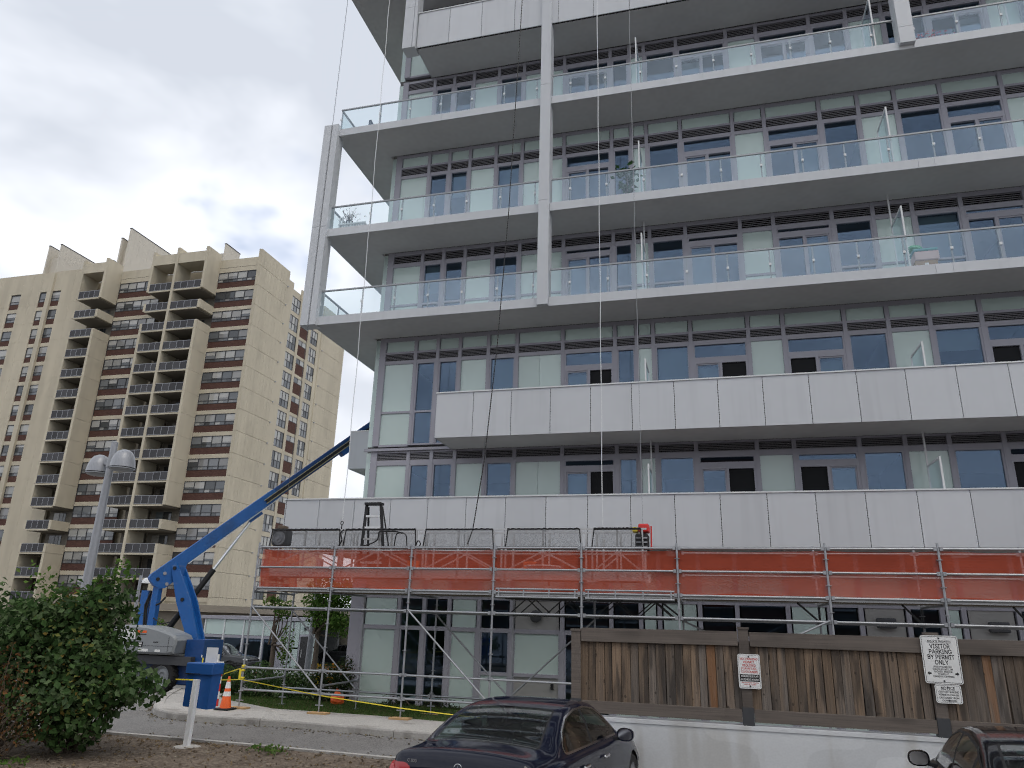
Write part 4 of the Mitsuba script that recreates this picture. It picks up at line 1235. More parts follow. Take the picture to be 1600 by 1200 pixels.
v = np.array(sp.vertices) * (0.8 + .4 * meshkit.fbm(np.array(sp.vertices) * 3, 3, 4))[:, None] * [.2, .14, .10] + [5.70, 19.8, 12.12]
MB().add(v, sp.faces).build('green_bag', pr('bag_green', (0.03, 0.27, 0.13), .5), k, smooth=True)
k = thing('flower_box', 'red flowering plants in a low trough on the upper right balcony', 'flower box')
MB().add(*rounded_box(6.55, 7.7, 19.55, 19.8, 18.47, 18.62, .02)).build('trough', BARK, k, smooth=40)
pt = np.c_[6.6 + RNG.random(260) * 1.1, 19.66 + RNG.normal(size=260) * .07, 18.62 + RNG.random(260) ** 2 * .4]
leaves(pt, RNG.normal(size=(260, 3)), .07, RNG, [(.04, .09, .03), (.5, .03, .04), (.55, .05, .06)]).build('blossom', LEAF, k, kind='stuff')
k = thing('reed_mat', 'pale reed mat lying low behind the glass of the upper balcony', 'mat')
for i in range(9):
    MB().box(3.5 + i * .24, 3.72 + i * .24, 19.5, 19.54, 18.47, 18.60 + .03 * (i % 3)).build('bundle', TIMBER, k)
# ------------------------------------------------------------------ the tan apartment tower beyond the driveway
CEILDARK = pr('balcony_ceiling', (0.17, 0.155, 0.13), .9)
A = thing('apartment_tower', 'tall tan concrete apartment tower with recessed balconies and brown brick panels', 'building')
YT, XE, FH, NF = 73.0, -53.9, 2.725, 17
WT = lambda k: 44.13 - FH * k            # window head of storey k, counted from the top
FL = lambda k: 41.03 - FH * k            # balcony floor of storey k
GLS = [(0.10, 0.11, 0.12), (0.16, 0.17, 0.18), (0.05, 0.055, 0.06), (0.27, 0.27, 0.26), (0.20, 0.20, 0.20), (0.36, 0.36, 0.34)]
rng4 = np.random.default_rng(41)


def strip_window(x0, x1, zt, h, n, y=YT):
    """A band of n lights; each has a low opening sash."""
    mb = MB().box(x0, x1, y + .02, y + .2, zt - h, zt - h + .06).box(x0, x1, y + .02, y + .2, zt - .06, zt)
    es = np.linspace(x0, x1, n + 1)
    for e in es:
        mb.box(max(x0, e - .035), min(x1, e + .035), y + .022, y + .2, zt - h + .06, zt - .06)
    mb.box(x0, x1, y + .03, y + .2, zt - h + .40, zt - h + .45)
    w = mb.build('window', STEEL_DARK, A)
    g = MB()
    for a, b in zip(es[:-1], es[1:]):
        c = GLS[rng4.integers(0, 6)]
        cut = zt - h + .45
        g.box(a + .035, b - .035, y + .10, y + .13, cut, zt - .06, c)
        m_ = (a + b) / 2
        g.box(a + .035, m_ - .01, y + .10, y + .13, zt - h + .06, cut - .05, GLS[rng4.integers(0, 6)])
        g.box(m_ + .01, b - .035, y + .10, y + .13, zt - h + .06, cut - .05, GLS[rng4.integers(0, 3)])
        if rng4.random() < .45:     # a blind or curtain half drawn
            q = rng4.uniform(.2, .9)
            g.box(a + .04, b - .04, y + .095, y + .099, zt - .06 - (zt - .06 - cut) * q, zt - .065, (0.38, 0.375, 0.36))
    g.build('pane', FARGLASS, w)


def joints(mb, x0, x1, z, y):
    return mb.box(x0, x1, y - .004, y + .02, z - .02, z + .02)


# window bays: concrete strip, brick apron, glass
for x0, x1, n in ((-60.0, -54.35, 4), (-75.4, -68.75, 5)):
    for k in range(NF - 2):
        strip_window(x0, x1, WT(k), 1.40, n)
        MB().box(x0, x1, YT + .06, YT + .3, WT(k) - 2.24, WT(k) - 1.40).build('brick_panel', BRICK, A)
        MB().box(x0, x1, YT, YT + .3, WT(k) - FH, WT(k) - 2.24).build('concrete_strip', PRECAST, A)
    MB().box(x0, x1, YT, YT + .3, WT(0), 45.95).build('parapet', PRECAST, A)
    MB().box(x0, x1, YT - .012, YT, WT(0) + .62, WT(0) + .66).build('parapet_joint', BARK, A)
    MB().box(x0, x1, YT + .1, YT + .3, -1.2, WT(NF - 3) - FH).build('wall_base', PRECAST, A)
# end pier and ribbed end wall with its two solid parts and the glazed slot between
MB().box(-54.35, XE - .302, YT - .12, YT + .3, -1.2, 47.0).build('end_pier', PRECAST, A)


def ribbed(y0, y1, top, name='end_wall_panel'):
    for k in range(-1, NF):
        z1 = min(top, WT(k) + .55 if k >= 0 else top)
        z0 = max(-1.2, WT(k + 1) + .55)
        if z1 <= z0:
            continue
        mb = MB().box(XE - .30, XE - .06, y0, y1, z0 + .02, z1 - .02)
        n = int((y1 - y0) / .62)
        for i in range(n):
            a = y0 + (y1 - y0) * i / n
            mb.box(XE - .06, XE, a + .012, a + (y1 - y0) / n - .012, z0 + .02, z1 - .02)
        mb.build(name, PRECAST, A)


ribbed(YT - .12, 79.6, 46.98)
ribbed(89.4, 96.4, 46.2)
MB().box(-54.6, XE - .31, YT + .31, 96.3, -1.2, 45.2).build('core', PRECAST, A)
for a, b in ((79.6, 81.0), (83.2, 83.75), (86.0, 86.6), (88.6, 89.4)):
    MB().box(XE - .31, XE - .10, a, b, -1.2, 45.9).build('end_fin', PRECAST, A)
for k in range(NF - 1):
    for a, b in ((81.0, 83.2), (86.6, 88.6)):
        mb = MB().box(XE - .31, XE - .16, a, b, WT(k) - FH, WT(k) - 2.15)
        mb.build('concrete_strip', PRECAST, A)
        w = MB()
        for z0, z1 in ((WT(k) - 2.15, WT(k) - 2.08), (WT(k) - .07, WT(k)), (WT(k) - 1.2, WT(k) - 1.12)):
            w.box(XE - .26, XE - .17, a, b, z0, z1)
        for i in range(4):
            y = a + (b - a) * i / 3
            w.box(XE - .26, XE - .172, max(a, y - .04), min(b, y + .04), WT(k) - 2.08, WT(k) - .07)
        key = w.build('window', STEEL_DARK, A)
        g = MB()
        for i in range(3):
            ya, yb = a + (b - a) * i / 3 + .04, a + (b - a) * (i + 1) / 3 - .04
            g.box(XE - .25, XE - .22, ya, yb, WT(k) - 1.12, WT(k) - .07, GLS[rng4.integers(2, 6) if i != 1 else 5])
            g.box(XE - .25, XE - .22, ya, yb, WT(k) - 2.08, WT(k) - 1.2, GLS[rng4.integers(0, 3)] if rng4.random() < .7 else GLS[5])
        g.build('pane', FARGLASS, key)
    MB().box(XE - .31, XE - .2, 83.75, 86.0, WT(k) - 2.3, WT(k) - .78).build('brick_panel', BRICK, A)
    MB().box(XE - .31, XE - .15, 83.75, 86.0, WT(k) - FH, WT(k) - 2.3).build('concrete_strip', PRECAST, A)
    key = MB().box(XE - .26, XE - .18, 83.75, 86.0, WT(k) - .78, WT(k) - .70).box(XE - .26, XE - .18, 84.8, 84.9, WT(k) - .70, WT(k)).build('window', STEEL_DARK, A)
    MB().box(XE - .25, XE - .22, 83.75, 84.8, WT(k) - .70, WT(k), GLS[rng4.integers(0, 6)]).box(XE - .25, XE - .22, 84.9, 86.0, WT(k) - .70, WT(k), GLS[5]).build('pane', FARGLASS, key)
    for y in (79.25, 89.75):
        MB().box(XE, XE + .16, y, y + .14, WT(k) + .42, WT(k) + .56).build('vent_cap', LAMPGREY, A)

# balcony stacks
OPENSIDE = (1, 2, 11, 12)
YFR = 70.4


def stack(walls, right_wall):
    """walls: x ranges of the fins from left to right; the last is the wide right hand side wall."""
    for i, (a, b) in enumerate(walls):
        side = i == len(walls) - 1
        mid = 0 < i < len(walls) - 1
        if mid:
            MB().box(a, b, YFR - .06, YT, -1.2, 47.0).build('fin', PRECAST, A)
            continue
        runs, z = [], 46.75
        for k in range(NF):
            if k in OPENSIDE:
                if z is not None and z > FL(k - 1):
                    runs.append((FL(k - 1) - .02, z))
                runs.append((FL(k) - .02, FL(k) + 1.08))
                z = FL(k) + 1.08 if False else None
                if k + 1 not in OPENSIDE:
                    z = FL(k) - .02
        runs.append((-1.2, z))
        for z0, z1 in runs:
            if z1 is None or z1 - z0 < .05:
                continue
            cuts = [z0] + [FL(k) for k in range(NF, -1, -1) if z0 + .3 < FL(k) < z1 - .3] + [z1]
            for c0, c1 in zip(cuts[:-1], cuts[1:]):
                MB().box(a, b, YFR, YT + .05, c0 + .012, c1 - .012).build('side_wall', PRECAST, A)
    for (a, b), (c, d_) in zip(walls[:-1], walls[1:]):
        x0, x1 = b, c
        MB().box(a, d_, YFR, YT, 44.75, 46.15).build('roof_beam', PRECAST, A)
        for k in range(NF - 1):
            f = FL(k)
            MB().box(x0 + .002, x1 - .002, YFR - .05, YFR + .14, f - .17, f).build('slab_edge', PRECAST, A)
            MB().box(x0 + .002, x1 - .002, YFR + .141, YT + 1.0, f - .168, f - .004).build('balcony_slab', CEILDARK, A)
            rl = MB().box(x0, x1, YFR + .02, YFR + .06, f + 1.02, f + 1.07).box(x0, x1, YFR + .02, YFR + .06, f + .08, f + .12)
            n = 4
            for i in range(n + 1):
                x = x0 + (x1 - x0) * i / n
                rl.box(max(x0, x - .025), min(x1, x + .025), YFR + .02, YFR + .06, f + .12, f + 1.02)
            r = rl.build('railing', LAMPGREY, A)
            pm = MB()
            for i in range(n):
                xa, xb = x0 + (x1 - x0) * i / n + .03, x0 + (x1 - x0) * (i + 1) / n - .03
                v = rng4.uniform(.035, .06)
                pm.box(xa, xb, YFR + .03, YFR + .045, f + .12, f + 1.02, (v, v, v * 1.1))
            pm.build('infill', PAINTED, r)
            # back wall with a window and a sliding door
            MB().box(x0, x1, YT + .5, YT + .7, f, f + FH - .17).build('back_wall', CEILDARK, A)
            dm = MB()
            xa = x0 + (x1 - x0) * .18
            for i in range(3):
                xb = xa + (x1 - xa - .1) / 3
                c = [(0.045, .05, .055), (.10, .105, .11), (0.26, .25, .23), (.03, .033, .036), (.12, .14, .15)][rng4.integers(0, 5)]
                dm.box(xa + .04, xb - .04, YT + .44, YT + .49, f + .06, f + 2.3, c)
                xa = xb
            dm.build('glazed_door', FARGLASS, A)
            if rng4.random() < .5:
                xq = rng4.uniform(x0 + .4, x1 - 1.0)
                q = MB()
                h = rng4.uniform(.5, 1.25)
                cc = [(.45, .45, .44), (.10, .07, .05), (.25, .06, .05), (.06, .11, .08)][rng4.integers(0, 4)]
                q.box(xq, xq + .55, YFR + .6, YFR + 1.1, f, f + h * .5, cc).box(xq, xq + .55, YFR + 1.02, YFR + 1.1, f + h * .5, f + h, cc)
                q.build('balcony_item', PAINTED, A)


stack([(-68.40, -68.05), (-64.70, -64.35), (-60.35, -60.0)], None)
stack([(-79.55, -79.2), (-75.85, -75.5)], None)
# flush wall on the left, cast in storey high panels, with two columns of windows and a fin
LEFTX = [(-118, -100.0), (-98.4, -94.0), (-92.3, -88.95), (-85.35, -79.55)]
for x0, x1 in LEFTX:
    for k in range(-1, NF):
        z1, z0 = (47.1 if k < 0 else WT(k) - 1.95), max(-1.2, WT(k + 1) - 1.95)
        if z1 <= z0:
            continue
        mb = MB()
        n = max(1, int((x1 - x0) / 1.5))
        for i in range(n):
            a, b = x0 + (x1 - x0) * i / n, x0 + (x1 - x0) * (i + 1) / n
            mb.box(a + .008, b - .008, YT, YT + .3, z0 + .018, z1 - .018)
        mb.box(x0, x1, YT + .018, YT + .3, z0, z1)
        mb.build('wall_panel', PRECAST, A)
MB().box(-87.5, -86.8, YT - .25, YT + .3, -1.2, 46.9).build('fin', PRECAST, A)
for x0, x1 in ((-88.95, -87.5), (-86.8, -85.35), (-94.0, -92.3), (-100.0, -98.4)):
    MB().box(x0, x1, YT, YT + .3, WT(0), 47.1).build('concrete_strip', PRECAST, A)
    for k in range(NF - 2):
        strip_window(x0, x1, WT(k) - .1, 1.42, 1, YT + .05)
        MB().box(x0, x1, YT + .10, YT + .3, WT(k) - 2.3, WT(k) - 1.52).build('brick_panel', BRICK, A)
        MB().box(x0, x1, YT + .05, YT + .3, WT(k) - FH - .1, WT(k) - 2.3).build('concrete_strip', PRECAST, A)
MB().box(-118, -54.6, YT + .8, 96.2, -1.2, 45.0).build('core', PRECAST, A)
MB().box(-118, -54.6, YT + .8, 96.2, 45.0, 45.2).build('roof', CONCRETE, A)
MB().box(-118, -93.6, YT + .302, YT + .55, 46.0, 47.15).box(-92.0, -79.6, YT + .302, YT + .55, 46.0, 47.15).build('parapet', PRECAST, A)
PENT = pr('penthouse_panel', (0.52, 0.485, 0.42), .8)
for x, z, ya, yb in ((-88.5, 52.2, 74.2, 80.6), (-90.6, 52.2, 74.2, 77.5), (-76.7, 53.4, 74.2, 82.4), (-77.9, 52.0, 74.2, 78.0), (-63.6, 48.9, 74.5, 79.0), (-60.8, 49.3, 74.5, 77.5)):
    w = MB()
    n = int((yb - ya) / .9)
    for i in range(n):
        w.box(x - .25, x, ya + (yb - ya) * i / n + .01, ya + (yb - ya) * (i + 1) / n - .01, 45.2, z)
    w.box(x - .24, x - .01, ya, yb, 45.2, z - .01)
    w.build('penthouse_wall', PENT, A)
    MB().box(x - .30, x + .05, ya - .05, yb + .05, z, z + .10).build('penthouse_coping', STEEL_DARK, A)
for x0, x1, z in ((-90.6, -88.75, 50.6), (-77.9, -76.95, 50.8), (-63.6, -61.05, 48.2)):
    MB().box(x0, x1, 74.9, 77.4, 45.2, z).build('penthouse', PENT, A)
mb = MB()
for z in (47.6, 48.0, 48.4):
    an = np.linspace(0, 2 * np.pi, 12)
    mb.tube(np.c_[-78.6 + .38 * np.cos(an), 74.0 + .38 * np.sin(an), np.full(12, z)], .035, 5, cap=False)
for a in (0, 1.57, 3.14, 4.7):
    mb.tube([(-78.6 + .38 * math.cos(a), 74.0 + .38 * math.sin(a), 45.2), (-78.6 + .38 * math.cos(a), 74.0 + .38 * math.sin(a), 48.4)], .035, 5)
mb.build('ladder_cage', STEEL_DARK, A)

# ------------------------------------------------------------------ low glazed lobby and the concrete podium behind it
G = thing('lobby_pavilion', 'low glass lobby building with a corner door below the tan tower', 'building')
gx0, gx1, gy, gt, gb = -31.2, -25.6, 42.0, 1.98, -1.15
for i, (a, b) in enumerate(zip(np.linspace(gx0, gx1, 5)[:-1], np.linspace(gx0, gx1, 5)[1:])):
    w = frame(MB(), a + .04, b - .04, gb + .1, .85, .06, gy, gy + .12)
    w.box(a + .04, b - .04, gy, gy + .12, .85, .95)
    k = w.build('window', MULLION, G)
    MB().add([(a + .1, gy + .06, gb + .16), (b - .1, gy + .06, gb + .16), (b - .1, gy + .06, .79), (a + .1, gy + .06, .79)], [(0, 1, 2, 3)]).build('pane', GLASS, k)
    MB().box(a + .05, b - .05, gy + .03, gy + .06, .97, gt - .12).build('spandrel_panel', SPANDREL, G, uvx=nextu())
    MB().box(a - .04, a + .04, gy - .03, gy + .13, gb, gt - .1).build('mullion', WHITE, G)
MB().box(gx1 - .35, gx1, gy - .05, gy + .3, gb, gt - .1).build('corner_post', MULLION, G)
MB().box(gx0 - .3, gx1 + .1, gy - .12, 50.0, gt - .1, gt + .1).build('roof', MULLION, G)
for i, (a, b) in enumerate(((42.4, 43.2), (43.2, 44.0), (45.3, 46.1))):
    MB().box(gx1 - .1, gx1 - .04, a + .05, b - .05, gb, .2).box(gx1 - .1, gx1 - .04, a + .05, b - .05, .3, gt - .15).build('spandrel_panel', SPANDREL, G, uvx=nextu())
    MB().box(gx1 - .12, gx1, a - .05, a + .05, gb, gt - .1).build('mullion', MULLION, G)
d = MB().box(gx1 - .1, gx1 - .02, 44.0, 44.12, gb, 1.05).box(gx1 - .1, gx1 - .02, 45.18, 45.3, gb, 1.05).box(gx1 - .1, gx1 - .02, 44.12, 45.18, .93, 1.05).build('door', MULLION, G)
MB().box(gx1 - .08, gx1 - .05, 44.12, 45.18, gb, .93).build('door_pane', BLACK, d)
MB().tube([(gx1 + .04, 44.25, -.3), (gx1 + .04, 44.25, .15)], .025, 6).build('handle', ALUMINIUM, d, smooth=40)
MB().box(gx1 - .1, gx1 - .03, 44.0, 45.3, 1.06, gt - .12).build('spandrel_panel', SPANDREL, G, uvx=nextu())
MB().box(gx1, gx1 + .14, 44.5, 44.75, 1.3, 1.55).build('camera', STEEL_DARK, G)
MB().box(gx0, gx1 - .2, 49.5, 49.7, gb, gt - .1).box(gx0 - .3, gx0, 42.1, 49.7, gb, gt - .1).build('rear_wall', DARKROOM, G)
POD = thing('podium', 'brown grey concrete podium wall with a projecting roof edge behind the lift', 'building')
for i in range(9):
    x0 = -52 + i * 2.95
    MB().box(x0 + .01, x0 + 2.93, 50.4, 50.7, -1.2, 2.25).build('wall_panel', pr('podium_concrete', (0.235, 0.205, 0.165), .9) if i == 0 else 'mat_podium_concrete', POD)
MB().add([(-53, 49.6, 2.4), (-24.4, 49.6, 2.15), (-24.4, 49.6, 2.6), (-53, 49.6, 2.95), (-53, 60, 2.4), (-24.4, 60, 2.15), (-24.4, 60, 2.6), (-53, 60, 2.95)],
         [(0, 1, 2, 3), (5, 4, 7, 6), (4, 0, 3, 7), (1, 5, 6, 2), (3, 2, 6, 7), (4, 5, 1, 0)]).build('roof_edge', pr('podium_edge', (0.27, 0.235, 0.19), .9), POD)
MB().box(-52, -25, 50.71, 59.8, -1.2, 2.2).build('podium_core', 'mat_podium_concrete', POD)

# ------------------------------------------------------------------ boom lift
Lf = thing('boom_lift', 'blue articulated boom lift with a grey engine hood, its boom raised to the right', 'boom lift')
piv = np.array([-17.7, 21.0, 3.26])
tip = np.array([-13.75, 25.4, 8.60])
dv = (tip - piv) / np.linalg.norm(tip - piv)
hz_ = np.array([dv[0], dv[1], 0]) / np.hypot(dv[0], dv[1])
side = np.array([hz_[1], -hz_[0], 0])
upb = np.cross(side, dv)


def along(base, pts, t, w, name, m, parent=Lf):
    """Plate outline given as (forward, up) metres from base in the plane of the boom, thickness w about offset t to the side."""
    from shapely.geometry import Polygon
    mm = trimesh.creation.extrude_polygon(Polygon(pts), w, engine='earcut')
    v = np.array(mm.vertices)
    return MB().add(base + v[:, :1] * hz_ + v[:, 1:2] * np.array([0, 0, 1.0]) + (v[:, 2:] - w / 2 + t) * side, mm.faces).build(name, m, parent)


Lb = np.linalg.norm(tip - piv)
sl = dv[2]
cl = np.hypot(dv[0], dv[1])
R2 = lambda s, n: (s * cl - n * sl, s * sl + n * cl)     # along / normal to the boom -> forward / up
bm = along(piv, [R2(-.19, .15), R2(-.16, .21), R2(-.06, .25), R2(4.75, .24), R2(4.75, -.13), R2(.967, -.142), R2(.69, -.373), R2(.01, -.375), R2(-.126, -.287), R2(-.20, -.086)], 0, .40, 'boom', BLUE)
MB().bar(piv + dv * 1.0 - upb * .165, piv + dv * 4.7 - upb * .15, .36, .035, upb).build('boom_flange', WHITE, bm)
MB().bar(piv + dv * 4.7 + upb * .055, tip + dv * 3.4 + upb * .055, .30, .35, upb).build('inner_boom', pr('boom_dark_blue', (0.008, 0.055, 0.20), .4), bm)
MB().bar(piv + dv * 4.25 + upb * .03 + side * .24, tip + dv * 1.2 + upb * .03 + side * .24, .06, .11, upb).build('cable_track', BLACK, bm)
MB().bar(piv + dv * 4.2 + upb * .10 + side * .26, tip + dv * .9 + upb * .10 + side * .26, .04, .025, upb).bar(piv + dv * 4.2 - upb * .04 + side * .26, tip + dv * .8 - upb * .04 + side * .26, .04, .03, upb).build('cable_tray_edge', pr('tray_yellow', (0.33, 0.30, 0.19), .6), bm)
for s_, n_ in ((.0, .0), (.26, .02), (.12, -.30)):
    MB().tube([piv + dv * s_ + upb * n_ + side * .195, piv + dv * s_ + upb * n_ + side * .225], .055, 14).build('pin', LAMPGREY if n_ else BLACK, bm, smooth=40)
MB().bar(tip - dv * .3 - upb * .16, tip + dv * .1 - upb * .16, .34, .22, upb).build('boom_bracket', BLUE, bm)
# lower arm: from the turntable at the right up to the back of the boom
foot = np.array([-15.98, 21.3, 1.22])
head = piv + dv * .85 - upb * .27 + np.array([0, -.4, 0])
mid = foot * .52 + head * .48 + np.array([-.10, 0, 0])
for t in (-.17, .17):
    from shapely.geometry import Polygon as _P
    d2 = np.array([foot[0] - head[0], foot[2] - head[2]])
    ln = np.hypot(*d2)
    d2 /= ln
    n2 = np.array([-d2[1], d2[0]])
    out = [(head[0], head[2]) + d2 * a + n2 * b for a, b in ((-.12, -.12), (-.14, .10), (0.9, .22), (1.25, .25), (ln, .16), (ln, -.16), (1.1, -.24), (.85, -.22))]
    MB().prism_xz([tuple(o) for o in out], head[1] + t - .03 + .1, head[1] + t + .03 + .1).build('lower_arm', BLUE, Lf)
mb = MB()
mb.prism_xz([tuple((head[0], head[2]) + d2 * a + n2 * b) for a, b in ((.3, -.11), (.3, .09), (ln - .2, .10), (ln - .2, -.10))], head[1] - .03, head[1] + .23)
mb.build('arm_web', BLUE, Lf)
for a in (.0, 1.1):
    c = np.array([head[0] + d2[0] * a, head[1] - .10, head[2] + d2[1] * a])
    MB().tube([c, c + [0, -.03, 0]], .06, 14).build('pin', BLACK, Lf, smooth=40)
# lift cylinders
c0 = np.array([-17.4, 21.5, 1.67])
jt = piv + dv * 3.6 - upb * .20
md = c0 + (jt - c0) * .52
MB().tube([c0, md], .095, 14).build('cylinder', BLACK, Lf, smooth=40)
MB().tube([md, jt], .048, 12).build('piston_rod', CHROME, Lf, smooth=40)
MB().bar(jt - dv * .18, jt + dv * .35 - upb * .0, .14, .16, upb).build('cylinder_bracket', BLUE, Lf)
# the pair of upright links at the left
for dx, m in ((0, BLUE), (-.42, BLUE)):
    MB().box(piv[0] - .02 + dx, piv[0] + .20 + dx * .9, 20.92, 21.10, 1.6, 3.02 - (.12 if dx else 0)).build('upright', m, Lf)
MB().tube([(piv[0] - .1, 20.95, 2.9), (piv[0] - .16, 20.93, 2.3), (piv[0] - .08, 20.95, 1.7)], .035, 6).tube([(piv[0] - .06, 20.9, 2.85), (piv[0] - .20, 20.9, 2.45), (piv[0] - .12, 20.9, 1.7)], .025, 6).build('hose', BLACK, Lf, smooth=50)
MB().tube([(piv[0] + .5, 20.95, 2.7), (piv[0] + .35, 20.9, 2.5), (piv[0] + .22, 20.9, 2.45)], .03, 6).build('hose', BLACK, Lf, smooth=50)
MB().tube([(piv[0] + .2, 20.9, 2.05), (piv[0] + .55, 20.88, 1.88), (piv[0] + .9, 20.9, 1.95)], .018, 6).build('hose', BLACK, Lf, smooth=50)
# engine hood
_hx = np.linspace(-18.45, -16.02, 24)
_hz = PchipInterpolator([-18.45, -18.3, -17.9, -17.3, -16.9, -16.5, -16.2, -16.05, -16.02], [1.74, 1.80, 1.83, 1.82, 1.77, 1.68, 1.59, 1.50, 1.42])(_hx)
hood = [(-18.45, 1.0), (-16.3, 1.0), (-16.10, 1.04)] + list(zip(_hx[::-1], _hz[::-1]))
import manifold3d as _m3
cs = _m3.CrossSection([np.array(hood) - [0, 0]])
hd = _m3.Manifold.extrude(cs.offset(-.06, _m3.JoinType.Round), .9)
hd2 = _m3.Manifold.extrude(cs, .78).translate([0, 0, .06])
hm = _m3.Manifold.batch_hull([hd, hd2]).to_mesh()
v = np.array(hm.vert_properties[:, :3])
Hk = MB().add(np.stack([v[:, 0], 20.3 + v[:, 2], v[:, 1]], -1), np.array(hm.tri_verts)[:, ::-1]).build('engine_hood', GREYHOOD, Lf, smooth=35)
MB().box(-18.4, -16.1, 20.292, 20.298, 1.235, 1.245).box(-16.3, -16.29, 20.292, 20.298, 1.08, 1.52).build('hood_seam', STEEL_DARK, Hk)
for x0, x1, z0, z1, m in ((-18.35, -17.75, 1.40, 1.70, SIGNWHITE), (-17.72, -17.55, 1.42, 1.69, SIGNWHITE), (-17.52, -17.15, 1.61, 1.68, ORANGE), (-17.52, -17.15, 1.55, 1.58, STEEL_DARK), (-18.35, -18.15, 1.22, 1.34, SIGNWHITE), (-18.12, -17.98, 1.16, 1.28, SIGNWHITE),
                          (-17.35, -17.0, 1.07, 1.15, SIGNWHITE), (-16.75, -16.55, 1.07, 1.14, SIGNWHITE)):
    MB().box(x0, x1, 20.293, 20.299, z0, z1).build('decal', m, Hk)
MB().box(-17.74, -17.22, 20.292, 20.299, 1.20, 1.35).build('decal', BLACK, Hk)
mb = MB()
for r_ in range(2):
    x = -17.72
    while x < -17.26:
        w = RNG.uniform(.02, .05)
        mb.box(x, x + w, 20.289, 20.2919, 1.285 - r_ * .065, 1.325 - r_ * .065)
        x += w + .012
mb.build('decal_print', SIGNWHITE, Hk)
MB().box(-16.85, -16.67, 20.292, 20.299, 1.335, 1.37).build('decal', STEEL_DARK, Hk)
# turntable and chassis
MB().box(-16.0, -15.35, 20.75, 21.7, .82, 1.45).build('turntable_side', 'mat_boom_dark_blue', Lf)
MB().box(-17.9, -15.6, 20.55, 21.7, .70, .95).build('turntable', STEEL_DARK, Lf)
MB().add(*rounded_box(-17.6, -15.3, 20.8, 22.0, .12, .74, .05)).build('chassis', pr('lift_dark_blue', (0.010, 0.035, 0.125), .45), Lf, smooth=40)
MB().tube([(-15.35, 20.72, .95), (-15.35, 20.72, 1.02)], .02, 6).build('beacon', SIGNWHITE, Lf)
for i, (x, y) in enumerate(((-16.62, 20.6), (-15.6, 22.6), (-18.9, 22.6), (-18.9, 20.6))):
    zc = float(gz(x, y)) + .47
    if i in (1, 2, 3):
        y += .0
    Rm = np.array([[1, 0, 0, x], [0, 0, -1, y + .12], [0, 1, 0, zc], [0, 0, 0, 1.0]])
    tm = MB().lathe([(.30, -.12), (.43, -.14), (.475, -.08), (.475, .10), (.44, .17), (.30, .15)], (0, 0, 0), 30)
    for q in range(20):
        a = q * 2 * np.pi / 20
        for s in (-1, 1):
            tm.bar((.475 * math.cos(a), .475 * math.sin(a), .015 + s * .015), (.46 * math.cos(a + .10), .46 * math.sin(a + .10), .015 + s * .12), .05, .05, (math.cos(a), math.sin(a), 0))
    w = tm.xf(Rm).build('wheel', RUBBER, Lf, smooth=35)
    MB().lathe([(0, .04), (.10, .04), (.12, .08), (.22, .05), (.30, .15), (.315, .15), (.30, .02), (0, .02)], (0, 0, 0), 26).xf(Rm).build('rim', GREYHOOD, w, smooth=40)
    MB().tube([(x, y + .1, zc), (x, y + .8, zc)], .09, 8).build('axle', STEEL_DARK, Lf)

# ------------------------------------------------------------------ lamp posts
P1 = thing('street_lamp', 'grey steel lamp post with two hooded lamp heads before the tan tower', 'street lamp')
lx, ly = -15.58, 16.0
MB().tube([(lx - .02, ly, 0), (lx - .02, ly, 2.2), (lx - .01, ly, 6.62)], [.135, .125, .085], 16).build('pole', LAMPGREY, P1, smooth=40)
MB().tube([(lx - .01, ly, 6.60), (lx - .01, ly, 6.64)], [.09, .05], 16).build('pole_cap', LAMPGREY, P1, smooth=40)
MB().tube([(lx, ly, 5.92), (lx, ly, 6.12)], .115, 16).build('arm_collar', LAMPGREY, P1, smooth=40)
for s, dz in ((-1, .0), (1, .0)):
    ax = np.array([s * .86, s * -.34, 0])
    hx = np.array([lx, ly, 0]) + ax * .72
    MB().bar(np.array([lx, ly, 6.03]) + ax * .10, hx + [0, 0, 6.12] - ax * .1, .07, .085).build('arm', LAMPGREY, P1)
    hd = MB().lathe([(.0, .46), (.08, .45), (.17, .405), (.24, .31), (.285, .17), (.31, .0), (.318, -.07), (.30, -.07), (.29, .0)], (hx[0], hx[1], 5.88), 28).build('lamp_head', LAMPGREY, P1, smooth=40)
    MB().lathe([(.296, -.06), (.27, -.095), (.18, -.12), (0, -.13)], (hx[0], hx[1], 5.88), 24).build('lens', pr('lamp_lens', (0.36, 0.37, 0.38), .3) if s < 0 else 'mat_lamp_lens', hd, smooth=40)
    MB().lathe([(.320, -.025), (.328, -.035), (.320, -.05)], (hx[0], hx[1], 5.88), 28).build('rim', STEEL_DARK, hd, smooth=40)
P2 = thing('street_lamp', 'small distant lamp post with one white head behind the lift', 'street lamp')
MB().tube([(-39.3, 45, -1.1), (-39.3, 45, 4.6)], [.13, .10], 12).build('pole', LAMPGREY, P2, smooth=40)
MB().bar((-39.3, 45, 4.25), (-38.8, 44.9, 4.27), .07, .07).build('arm', LAMPGREY, P2)
MB().lathe([(0, .30), (.2, .26), (.33, .12), (.36, -.08), (0, -.12)], (-38.6, 44.9, 4.15), 18).build('lamp_head', WHITE, P2, smooth=40)
P3 = thing('steel_post', 'plain grey steel pole standing between the lobby and the tower corner', 'pole')
MB().tube([(-19.5, 34.5, -1.2), (-19.35, 34.5, 5.0)], [.16, .14], 14).build('pole', LAMPGREY, P3, smooth=40)
MB().lathe([(0, 0), (.3, 0), (.3, .06), (.18, .1)], (-19.5, 34.5, -1.1), 14).build('base_plate', LAMPGREY, P3, smooth=40)
